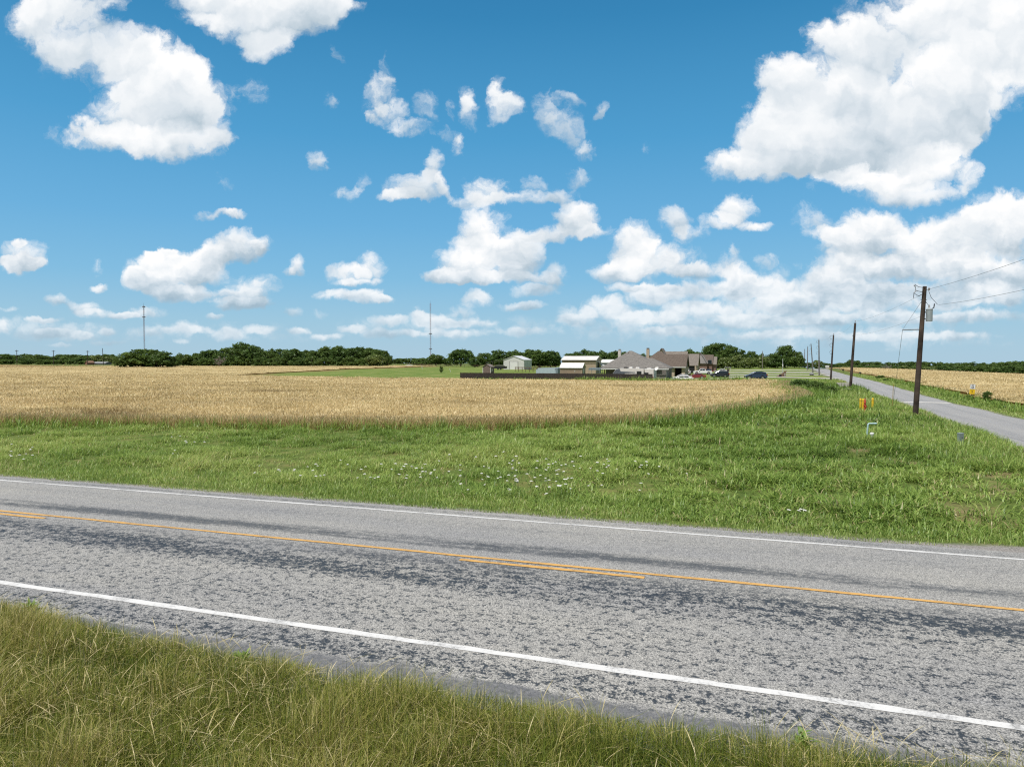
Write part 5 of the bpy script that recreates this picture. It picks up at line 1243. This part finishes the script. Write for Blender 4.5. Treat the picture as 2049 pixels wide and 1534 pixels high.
MB().box(-1.0, 1.05, -.2, -.02, .35, .55).build('bumper', black_p, o); MB().prism([(-.6, 2.74), (.4, 2.74), (.25, 2.98), (-.45, 2.98)], 1, 2).build('roof_unit', rvw, o)
for s in (-.85, .85): MB().tube([(s, 2.2, .36), (s + .2, 2.2, .36)], .36, 14).build('wheel', tyre_m, o)

# satellite dish on its post
o = place('satellite_dish', 'white satellite dish on a dark post beside the grey house', 'satellite dish', 1314.5, 150)
MB().tube([(0, 0, -.2), (0, 0, 2.65)], .07, 8).build('post', trim_d, o)
ds = MB().lathe([(.02, -.02), (.22, .0), (.38, .07), (.46, .16), (.47, .16), (.39, .05), (.22, -.03)], 20).build('dish', trim_w, o); ds.location = (0, -.1, 2.85); ds.rotation_euler = (R(62), 0, R(-30))
MB().tube([(0, -.05, 2.6), (.2, -.55, 2.75)], .02, 6).build('feed_arm', steel, o)
# basketball post, goal, poles in the yard
o = place('basketball_hoop', 'dark basketball post standing at the tail of the black SUV', 'basketball hoop', 1457, 179)
MB().tube([(0, 0, 0), (0, 0, 2.15)], .09, 8).build('post', black_p, o); MB().box(-.28, .28, -.5, -.44, 1.55, 2.2).build('backboard', trim_d, o); MB().lathe([(.22, 0), (.24, .02), (.22, .03)], 12, (0, -.75, 1.65)).build('rim', rust, o); MB().box(-.45, .45, -.5, .5, 0, .16, .04).build('base', black_p, o)
o = place('football_goal', 'white football goal frame on the lawn behind the cars', 'goal', 1456, 262)
MB().tube([(-1.1, 0, 0), (-1.1, 0, 1.5), (1.1, 0, 1.5), (1.1, 0, 0)], .06, 6).build('front_frame', white_p, o); MB().tube([(-1.1, 0, 1.5), (-1.1, 1.0, 0), (1.1, 1.0, 0), (1.1, 0, 1.5)], .04, 6).build('rear_frame', white_p, o)
o = place('yard_pole', 'pale slim pole with a small box standing by the driveways', 'pole', 1566, 200)
MB().tube([(0, 0, -.3), (0, 0, 4.4)], [.1, .07], 8).build('post', mat('galvanised', (.46, .48, .50), .5), o); MB().box(-.12, .12, -.2, -.08, 2.2, 2.9).build('box', trim_w, o)
o = place('utility_pole', 'slim grey pole in front of the wood behind the parked cars', 'utility pole', 1525.5, 300)
gw = mat('weathered_pole', (.24, .215, .19), .9, var=.2, bump=.3, bscale=9)
MB().tube([(0, 0, -.3), (0, 0, ZY(702, 300) - tz(PX(1525.5, 300), 300))], [.16, .11], 8).build('post', gw, o); MB().tube([(.25, -.1, 5.2), (.25, -.1, 6.0)], .2, 10).build('transformer', steel, o)
# old hay tedder / tipped trailer
o = place('tipped_trailer', 'weathered brown tipped wooden trailer lying near the pale pole', 'trailer', 1564, 172)
MB().prism([(-1.2, .1), (.9, .05), (1.05, 1.35), (.8, 1.5), (.2, .95), (-.5, .55)], 0, 1.3).build('bed', wood_b, o); MB().box(.55, .9, -.05, -.01, .2, .9).build('tailboard', mat('grey_board', (.3, .28, .25), .9), o)
for x in (-.3,): MB().tube([(x, -.1, .3), (x, .1, .3)], .3, 12).build('wheel', tyre_m, o)
MB().tube([(.95, .1, 1.3), (1.2, .1, 1.65)], .05, 6).build('draw_bar', rust, o)
bush(1374.5, 748, 11, 8, 'low', 'round green garden bush in front of the dark brown roofed house'); bush(1420, 742, 9, 5, 'pale', 'small yellow green garden bush behind the white pickup'); bush(1432, 749, 6, 6, 'low', 'small bright shrub between the pickup and the black SUV')

# ------------------------------------------------------------------ poles, wires, masts
creo = mat('creosoted_pole', (.070, .050, .038), .9, var=.35, scale=1.4, bump=.5, bscale=10); porcelain = mat('grey_porcelain', (.32, .33, .35), .3)
pins = {}
def pole(px, pyb, pxt, pyt, d, label, m=creo, r=.15, hook=True):
    X = PX(px, d, 0); z0 = tz(X, d); xt = PX(pxt, d, 0); H_ = ZY(pyt, d) - z0
    o = thing('utility_pole', label, 'utility pole', (X, d, z0), 0, None)
    k = (xt - X)
    MB().tube([(0, 0, -.6), (k * .5, 0, H_ * .5), (k, 0, H_)], [r * 1.12, r, r * .78], 10).build('post', m, o)
    if hook:
        MB().tube([(k, 0, H_), (k, 0, H_ + .18)], .025, 6).build('top_pin', steel, o)
        MB().lathe([(.02, 0), (.07, .03), (.05, .08), (.075, .12), (.03, .2)], 10, (k, 0, H_ + .14)).build('insulator', porcelain, o)
        nb = MB().lathe([(.02, -.06), (.06, -.04), (.06, .04), (.02, .06)], 8, (k * .85 - r - .05, -.02, H_ - 1.7)).build('neutral_bracket', steel, o)
    pins[px] = (X + k, d, z0 + H_)
    return o, k, H_, z0
gp = mat('silvered_pole', (.17, .16, .16), .9, var=.2, bump=.3, bscale=9)
o1, k1, H1, z1 = pole(1830.5, 835, 1845, 573, 48.5, 'near leaning utility pole carrying a grey transformer can', r=.165, hook=False)
pole(1701, 780, 1709, 646, 95.6, 'second near dark utility pole, bare, beside the culvert', r=.17)
for px, pb_, pt, ptp, d, lb, m_ in ((1662, 762, 1666.5, 670, 139, 'dark utility pole with wire loops, third along the side road', creo), (1639.3, 750, 1637.5, 680, 183, 'grey utility pole with wire loops, fourth along the side road', gp), (1627, 745, 1622, 688, 226, 'grey utility pole leaning to the left, fifth along the side road', gp), (1615.5, 740, 1615.5, 693.5, 268, 'straight grey utility pole, sixth along the side road', gp), (1609.7, 736, 1609.7, 698.5, 330, 'thin far utility pole, seventh along the side road', gp), (1603, 733, 1603, 705, 400, 'thinnest far utility pole by the wood, last along the side road', gp)):
    o, k, H_, z_ = pole(px, pb_, pt, ptp, d, lb, m_, .16)
    if d < 250:                                   # slack jumper loops hanging on the left of the pole
        for z in (H_ - .5, H_ - 2.0, H_ - 3.4): MB().tube([(k * .9, 0, z + .35), (k * .9 - .45, -.1, z + .4), (k * .9 - .75, -.1, z + .1), (k * .9 - .6, -.1, z - .25), (k * .9 - .3, 0, z - .3)], .022, 5).build('jumper_wire', black_p, o)
# fittings of the near pole: cutout, bushings, transformer, strut
xt = lambda z: k1 * z / H1
MB().tube([(xt(H1) - .02, 0, H1 - .25), (xt(H1) + .22, -.05, H1 - .2)], .03, 6).build('dead_end_clamp', steel, o1)
MB().lathe([(.03, -.10), (.07, -.05), (.05, 0), (.07, .05), (.03, .10)], 10, (xt(H1) + .26, -.05, H1 - .18)).build('insulator', porcelain, o1)
MB().tube([(xt(H1), -.1, H1 - .12), (xt(H1) - .55, -.2, H1 - .05), (xt(H1) - .8, -.2, H1 + .12)], .018, 5).build('jumper_wire', black_p, o1)
MB().tube([(xt(H1) - .1, -.1, H1 - .42), (xt(H1) - .5, -.2, H1 - .35), (xt(H1) - .78, -.2, H1 - .28)], .018, 5).build('jumper_wire', black_p, o1)
MB().tube([(xt(H1) - .86, -.2, H1 + .06), (xt(H1) - .78, -.2, H1 + .02), (xt(H1) - .70, -.2, H1 - .32), (xt(H1) - .84, -.2, H1 - .45)], .035, 6).build('fuse_cutout', porcelain, o1)
MB().tube([(xt(H1) - .84, -.2, H1 - .45), (xt(H1) - .86, -.2, H1 - .8)], .02, 5).build('fuse_tail', black_p, o1)
MB().tube([(xt(H1) - .8, -.2, H1 - .5), (xt(H1) - .5, -.2, H1 - .68), (xt(H1) - .12, -.1, H1 - .48)], .016, 5).build('jumper_wire', black_p, o1)
tzc = H1 - 1.95; tx = xt(tzc) + .44
tcan = mat('transformer_grey', (.33, .375, .39), .4, var=.06)
tr_ = MB().lathe([(.17, -.42), (.205, -.40), (.205, .34), (.215, .36), (.215, .40), (.12, .46), (.02, .47)], 20, (tx, -.02, tzc)).build('transformer', tcan, o1)
for z in (-.25, .2): MB().box(xt(tzc) + .08, tx - .15, -.05, .03, tzc + z - .04, tzc + z + .04).build('bracket', steel, tr_)
MB().lathe([(.05, 0), (.075, .04), (.05, .08), (.07, .12), (.045, .16), (.06, .2), (.02, .28)], 10, (tx - .02, -.02, tzc + .45)).build('bushing', porcelain, tr_)
MB().tube([(tx + .1, -.02, tzc + .42), (tx + .3, -.02, tzc + .5), (tx + .34, -.02, tzc + .78)], .035, 6).build('surge_arrester', black_p, tr_)
MB().tube([(xt(H1) + .24, -.05, H1 - .3), (xt(H1) + .42, -.05, H1 - .75), (tx + .30, -.02, tzc + 1.0), (tx + .55, -.02, tzc + .72)], .014, 5).build('lead_wire', black_p, o1)
MB().tube([(xt(tzc) + .12, -.1, tzc + .95), (tx - .15, -.1, tzc + .7), (tx - .02, -.02, tzc + .7)], .012, 5).build('lead_wire', black_p, o1)
for z in (H1 - .9, H1 - 1.1): MB().box(xt(z) - .2, xt(z) + .2, -.03, .03, z - .02, z + .02).build('bolt', steel, o1)
strut_z = ZY(659, 48.5) - z1; tipx, tipy = xt(strut_z) - 1.15, .25
MB().tube([(xt(strut_z), 0, strut_z), (tipx, tipy, strut_z - .02)], .035, 8).build('guy_strut', steel, o1)
gx, gy = 30.0 - o1.location.x, 56.0 - 48.5
gz_ = tz(30.0, 56.0) - z1
guy = tag(MB().tube([(PX(1845, 48.5) - .1, 48.5, z1 + H1 - .85), (o1.location.x + tipx, 48.5 + tipy, z1 + strut_z), (30.0, 56.0, tz(30., 56.))], .012, 5).build('guy_wire', steel), 'thin steel guy wire bent over the strut of the near pole', 'wire')
o = thing('guy_marker', 'tall thin yellow guard rod standing where the guy wire meets the ground', 'marker', (30.0, 56.0, tz(30., 56.)))
MB().tube([(0, 0, -.1), (-.16, -.4, 2.0)], .022, 8).build('rod', mat('yellow_guard', (.62, .44, .14), .6), o); MB().tube([(-.16, -.4, 2.0), (-.163, -.406, 2.04)], .026, 8).build('cap', mat('yellow_guard', (.7, .42, .08)), o)
wire_m = mat('aluminium_wire', (.16, .17, .18), .5)
def wire(p0, p1, sag, label, r=.009):
    a_, b_ = Vector(p0), Vector(p1); n = 24
    P = [a_.lerp(b_, k / n) - Vector((0, 0, 4 * sag * (k / n) * (1 - k / n))) for k in range(n + 1)]
    return tag(MB().tube(P, r, 5).build('power_line', wire_m), label, 'wire')
T1 = Vector((PX(1845, 48.5), 48.5, z1 + H1))
Yn = 30.; wire(T1 + Vector((.3, -.05, -.18)), (PX(2120, Yn) , Yn, ZY(489, Yn)), .1, 'upper power line running from the near pole out over the side road')
wire((T1.x + .95, 48.5, T1.z - 1.25), (PX(2120, Yn), Yn, ZY(561, Yn)), .1, 'lower power line running from the near pole transformer out over the side road')
T2 = Vector(pins[1701]); wire(T1 + Vector((-.1, .1, -.5)), T2 + Vector((0, 0, .2)), .3, 'upper power line between the near pole and the bare second pole', .007); wire(T1 + Vector((-.12, .1, -2.0)), T2 + Vector((-.2, 0, -1.6)), .3, 'lower power line between the near pole and the bare second pole', .006)
seq = [1701, 1662, 1639.3, 1627, 1615.5]
for i in range(len(seq) - 1):
    a_, b_ = Vector(pins[seq[i]]), Vector(pins[seq[i + 1]]); wire(a_ + Vector((0, 0, .25)), b_ + Vector((0, 0, .25)), .7, ('power line from the bare second pole to the third', 'power line from the third pole to the fourth', 'power line from the fourth pole to the leaning fifth', 'power line from the leaning fifth pole to the sixth')[i], .005)
# far poles on the left
for px, pt, lean, lb in ((34, 700, 0, 'far crossarm pole near the left end of the low wood'), (107.5, 700.5, 0, 'far crossarm pole in the middle of the low wood'), (176, 701, .3, 'far crossarm pole beside the tiny red farmhouse'), (205.5, 696.5, -.5, 'tall leaning pole without a crossarm beside the long grey shed')):
    d = 496; X = PX(px, d); g = tz(X, d); H_ = ZY(pt, d) - g; o = thing('utility_pole', lb, 'utility pole', (X, d, g))
    MB().tube([(-lean, 0, -.4), (0, 0, H_)], [.24, .17], 8).build('post', creo, o)
    if 'without' not in lb:
        MB().box(-1.1, 1.1, -.14, .14, H_ - .9, H_ - .62).build('crossarm', creo, o)
        for x in (-1, 0, 1): MB().lathe([(.06, 0), (.12, .1), (.06, .3)], 8, (x, 0, H_ - .62)).build('insulator', porcelain, o)
# guyed lattice masts
mast_m = mat('mast_steel', (.22, .21, .24), .6, metal=.2, var=.1); mast_r = mat('mast_red', (.30, .15, .14), .6)
def mast(px, pt, d, dishes, label):
    X = PX(px, d); g = tz(X, d); H_ = ZY(pt, d) - g; o = thing('radio_mast', label, 'radio mast', (X, d, g)); w = .62
    cs_ = [(w * math.cos(k * 2.094), w * math.sin(k * 2.094)) for k in range(3)]; n = 8; sec = H_ / n
    for s in range(n):
        m = MB()
        for c in cs_: m.tube([(*c, s * sec), (*c, (s + 1) * sec)], .10, 5, True)
        q = 8
        for j in range(q):
            za, zb = s * sec + sec * j / q, s * sec + sec * (j + 1) / q
            for k in range(3): m.tube([(*cs_[k], za), (*cs_[(k + 1) % 3], zb)], .05, 4)
        m.build('lattice_section', mast_r if s % 2 else mast_m, o)
    for f in dishes:
        a_ = MB().lathe([(.9, -.5), (1.5, -.45), (1.5, .45), (.9, .5)], 10, (0, 0, H_ * f)).build('antenna_ring', mast_m, o)
        MB().box(-1.9, 1.9, -.2, .2, H_ * f - .15, H_ * f + .15).build('antenna_arm', mast_m, a_)
    MB().tube([(0, 0, H_), (0, 0, H_ + 3)], [.12, .05], 5).build('top_rod', mast_m, o)
mast(289.5, 611.5, 780, (.98, .80), 'slender guyed radio mast above the rounded clump of trees')
mast(861.5, 607, 780, (.5, .25), 'slender radio mast rising behind the single trees near the lawn')

# ------------------------------------------------------------------ small things by the roads
yel = mat('safety_yellow', (.78, .52, .03), .5, var=.06); redp = mat('hydrant_red', (.50, .075, .04), .5, var=.1)
def bollard(px, py, label):
    x, y = G(px, py); o = thing('bollard', label, 'bollard', (x, y, tz(x, y)), 0)
    MB().lathe([(.085, -.2), (.085, .93), (.075, .97), (.04, 1.0), (.01, 1.01)], 14).build('post', yel, o); MB().lathe([(.088, .80), (.09, .81), (.09, .86), (.088, .87)], 14).build('band', mat('worn_yellow', (.62, .40, .05), .7), o)
    return o
bollard(1721.5, 823, 'yellow bollard, outermost of the pair to one side of the red hydrant'); bollard(1726.7, 824, 'yellow bollard between another bollard and the red hydrant'); bollard(1746, 822, 'yellow bollard standing alone beyond the red hydrant')
x, y = G(1730.5, 825); o = thing('fire_hydrant', 'red fire hydrant among yellow bollards in the tall grass', 'hydrant', (x, y, tz(x, y)), .4); o.scale = (.66, .66, 1.22)
MB().lathe([(.15, -.1), (.15, .05), (.10, .08), (.10, .55), (.13, .57), (.13, .62), (.11, .66), (.08, .78), (.03, .83)], 16).build('barrel', redp, o); MB().box(-.03, .03, -.03, .03, .82, .9).build('bonnet_nut', redp, o)
for s in (-1, 1): MB().tube([(s * .08, 0, .42), (s * .2, 0, .42)], .055, 10).build('side_nozzle', redp, o)
MB().tube([(0, -.08, .36), (0, -.2, .36)], .075, 12).build('front_nozzle', redp, o)
pvc = mat('pale_green_pvc', (.42, .58, .58), .4, var=.08); x, y = G(1734, 880); o = thing('vent_pipe', 'pale blue green pipe bent over at the top standing in the grass', 'pipe', (x, y, tz(x, y)), 0)
MB().tube([(0, 0, -.2), (.03, 0, .45), (.06, 0, .77), (.09, 0, .81), (.14, 0, .82), (.46, 0, .82)], .042, 12).build('riser', pvc, o); MB().tube([(.38, 0, .82), (.47, 0, .82)], .052, 12).build('end_socket', pvc, o)
x, y = G(1744.5, 884); o = thing('cleanout_pipe', 'short white pipe stub beside the bent pipe', 'pipe', (x, y, tz(x, y)), 0)
MB().tube([(0, 0, -.2), (0, 0, .36)], [.075, .075], 14).build('pipe', white_p, o); MB().lathe([(.10, .36), (.10, .44), (.06, .46), (.01, .46)], 14).build('cap', white_p, o)
x, y = G(1921.5, 893); o = thing('utility_pedestal', 'grey green utility pedestal box in the tall grass', 'pedestal', (x, y, tz(x, y)), .12)
pgm = mat('pedestal_green', (.235, .285, .27), .55, var=.06)
MB().box(-.105, .105, -.09, .09, -.1, .60, .012).build('body', pgm, o); MB().box(-.113, .113, -.098, .098, .57, .64, .015).build('lid', mat('pedestal_lid', (.33, .385, .37), .5), o)
MB().box(-.02, .02, -.105, -.09, .42, .48).build('latch', steel, o)
x, y = G(1931, 889); o = thing('timber_scrap', 'pale piece of board lying beside the pedestal', 'board', (x - .02, y, tz(x, y) + .22), .5)
MB().box(-.22, .22, -.03, .03, 0, .025, .004).build('board', mat('fresh_wood', (.55, .40, .26), .8), o).rotation_euler = (0, R(-28), 0)
# speed sign
x, y = G(1944.5, 797); o = thing('speed_sign', 'white speed limit 45 sign over a yellow plaque on a leaning post', 'sign', (x, y, tz(x, y)), R(-24)); s_ = y / F_PX
zt = ZY(767.5, y) - tz(x, y)
wt_ = mat('sign_white', (.80, .82, .84), .4, var=.03); yl_ = mat('sign_yellow', (.80, .52, .02), .4, var=.05); ink = mat('sign_black', (.015, .015, .017), .5)
MB().tube([(-.05, .04, -.3), (.10, .04, zt)], .032, 8).build('post', rust, o)
pn = MB(); w_, h_ = .255, .56; zc = zt - .06 - h_ / 2; pn.box(-w_, w_, -.006, .006, -h_ / 2, h_ / 2); pn = pn.build('speed_panel', wt_, o); pn.location = (.07, 0, zc); pn.rotation_euler = (0, R(4), 0)
bdr = MB()
for q in ((-w_ + .012, w_ - .012, h_ / 2 - .024, h_ / 2 - .012), (-w_ + .012, w_ - .012, -h_ / 2 + .012, -h_ / 2 + .024), (-w_ + .012, -w_ + .024, -h_ / 2 + .0245, h_ / 2 - .0245), (w_ - .024, w_ - .012, -h_ / 2 + .0245, h_ / 2 - .0245)): bdr.box(q[0], q[1], -.009, -.0062, q[2], q[3])
bdr.build('border', ink, pn)
def lettering(txt, size, x, z, parent, m, name='lettering', bold=0.):
    cu = bpy.data.curves.new(name, 'FONT'); cu.body = txt; cu.size = size; cu.align_x = 'CENTER'; cu.align_y = 'CENTER'; cu.extrude = .0015; cu.offset = bold
    ob = bpy.data.objects.new(name, cu); COL.objects.link(ob); bpy.context.view_layer.update()
    me = bpy.data.meshes.new_from_object(ob.evaluated_get(bpy.context.evaluated_depsgraph_get())); bpy.data.objects.remove(ob)
    t_ = link(name, me, None, parent); me.materials.clear(); me.materials.append(m); t_.rotation_euler = (R(90), 0, 0); t_.location = (x, -.0085, z); return t_
lettering('SPEED', .105, 0, .19, pn, ink, bold=.002); lettering('LIMIT', .105, 0, .085, pn, ink, bold=.002); lettering('45', .34, 0, -.115, pn, ink, 'numerals', .008)
h2 = .58; yp = MB().box(-.265, .265, -.006, .006, -h2 / 2, h2 / 2).build('yellow_plaque', yl_, o); yp.location = (.02, 0, zc - h_ / 2 - h2 / 2 - .02); yp.rotation_euler = (0, R(5), 0)
mk = MB(); mk.lathe([(.0, -.0), (.045, .0), (.045, .003), (.0, .003)], 14); mk.v = [(x_ - .01, -.0065 - z_, y_ + .07) for x_, y_, z_ in mk.v]
mk.prism([(-.05, -.10), (-.015, -.10), (-.01, -.04), (.02, -.11), (.055, -.10), (.03, .0), (.05, .02), (.02, .035), (-.045, .02)], -.0095, -.0062); mk.build('symbol', ink, yp)
br = MB()
for z0, wd_ in ((.20, .18), (-.20, .16)): br.box(-wd_, wd_, -.009, -.0062, z0 - .018, z0 + .018)
br.build('worn_text_bar', mat('faded_ink', (.34, .22, .03), .6), yp)
# mailboxes
def mailbox(px, py, hpx, label, d=None):
    x, y = G(px, py); o = thing('mailbox', label, 'mailbox', (x, y, tz(x, y)), PHI + 1.57); k = y * hpx / F_PX
    MB().box(-.05, .05, -.05, .05, -.3, k - .34).build('post', wood_b, o)
    m = MB(); pr_ = [(-.16, 0), (.16, 0), (.16, .2)] + [(.16 * math.cos(a_), .2 + .14 * math.sin(a_)) for a_ in np.linspace(.2, 2.9, 7)] + [(-.16, .2)]
    m.prism([(px_, pz_ + k - .36) for px_, pz_ in pr_], -.28, .28); m.build('box', black_p, o); MB().box(.165, .185, -.1, -.04, k - .2, k + .02).build('flag', redp, o)
mailbox(1721, 753, 9, 'black mailbox on a post at the edge of the wheat across the side road'); mailbox(1687, 745.5, 6.5, 'farther black mailbox where the side road climbs')
# culvert headwalls
x, y = G(1689, 780); o = thing('culvert', 'pale concrete culvert end with a dark pipe mouth beside the second near pole', 'culvert', (x, y, tz(x, y)), -.25); s_ = y / F_PX
MB().prism([(-.55, -.3), (.55, -.3), (.62, .62), (.95, .95), (-.95, .95), (-.62, .62)], 0, .5).build('headwall', concrete, o); MB().tube([(0, -.05, .18), (0, .3, .18)], .36, 16).build('pipe_mouth', dark_in, o)
x, y = G(1697.5, 783); o = thing('concrete_apron', 'low slab of concrete below the culvert end', 'slab', (x, y, tz(x, y) + .1), -.25)
MB().prism([(-.5, -.2), (.55, -.2), (.5, .22), (-.45, .3)], 0, .6).build('slab', concrete, o)
o = place('water_meter_box', 'small white box far down the road past the crest', 'box', 1655.5, 330); zz = ZY(733.5, 330) - o.location.z
MB().box(-.8, .8, 0, 1.0, zz - .2, zz + .5, .05).build('box', white_p, o); MB().box(-.7, .7, .1, .9, -.2, zz - .2).build('plinth', concrete, o)
for px, py, hh, lb in ((1624, 751, 1.0, 'round grey covered thing beside the leaning pole'),):
    x, y = G(px, py); o = thing('garden_boulder', 'grey boulder on the lawn beside the grey utility poles', 'boulder', (x, y, tz(x, y) + .3)); bm = bmesh.new(); bmesh.ops.create_icosphere(bm, subdivisions=3, radius=.55)
    for v in bm.verts: v.co *= 1 + .25 * (rnd.random() - .5) * .5; v.co.z *= .8
    MB().bm(bm).build('rock', mat('grey_rock', (.24, .24, .25), .9, bump=.5), o, True)
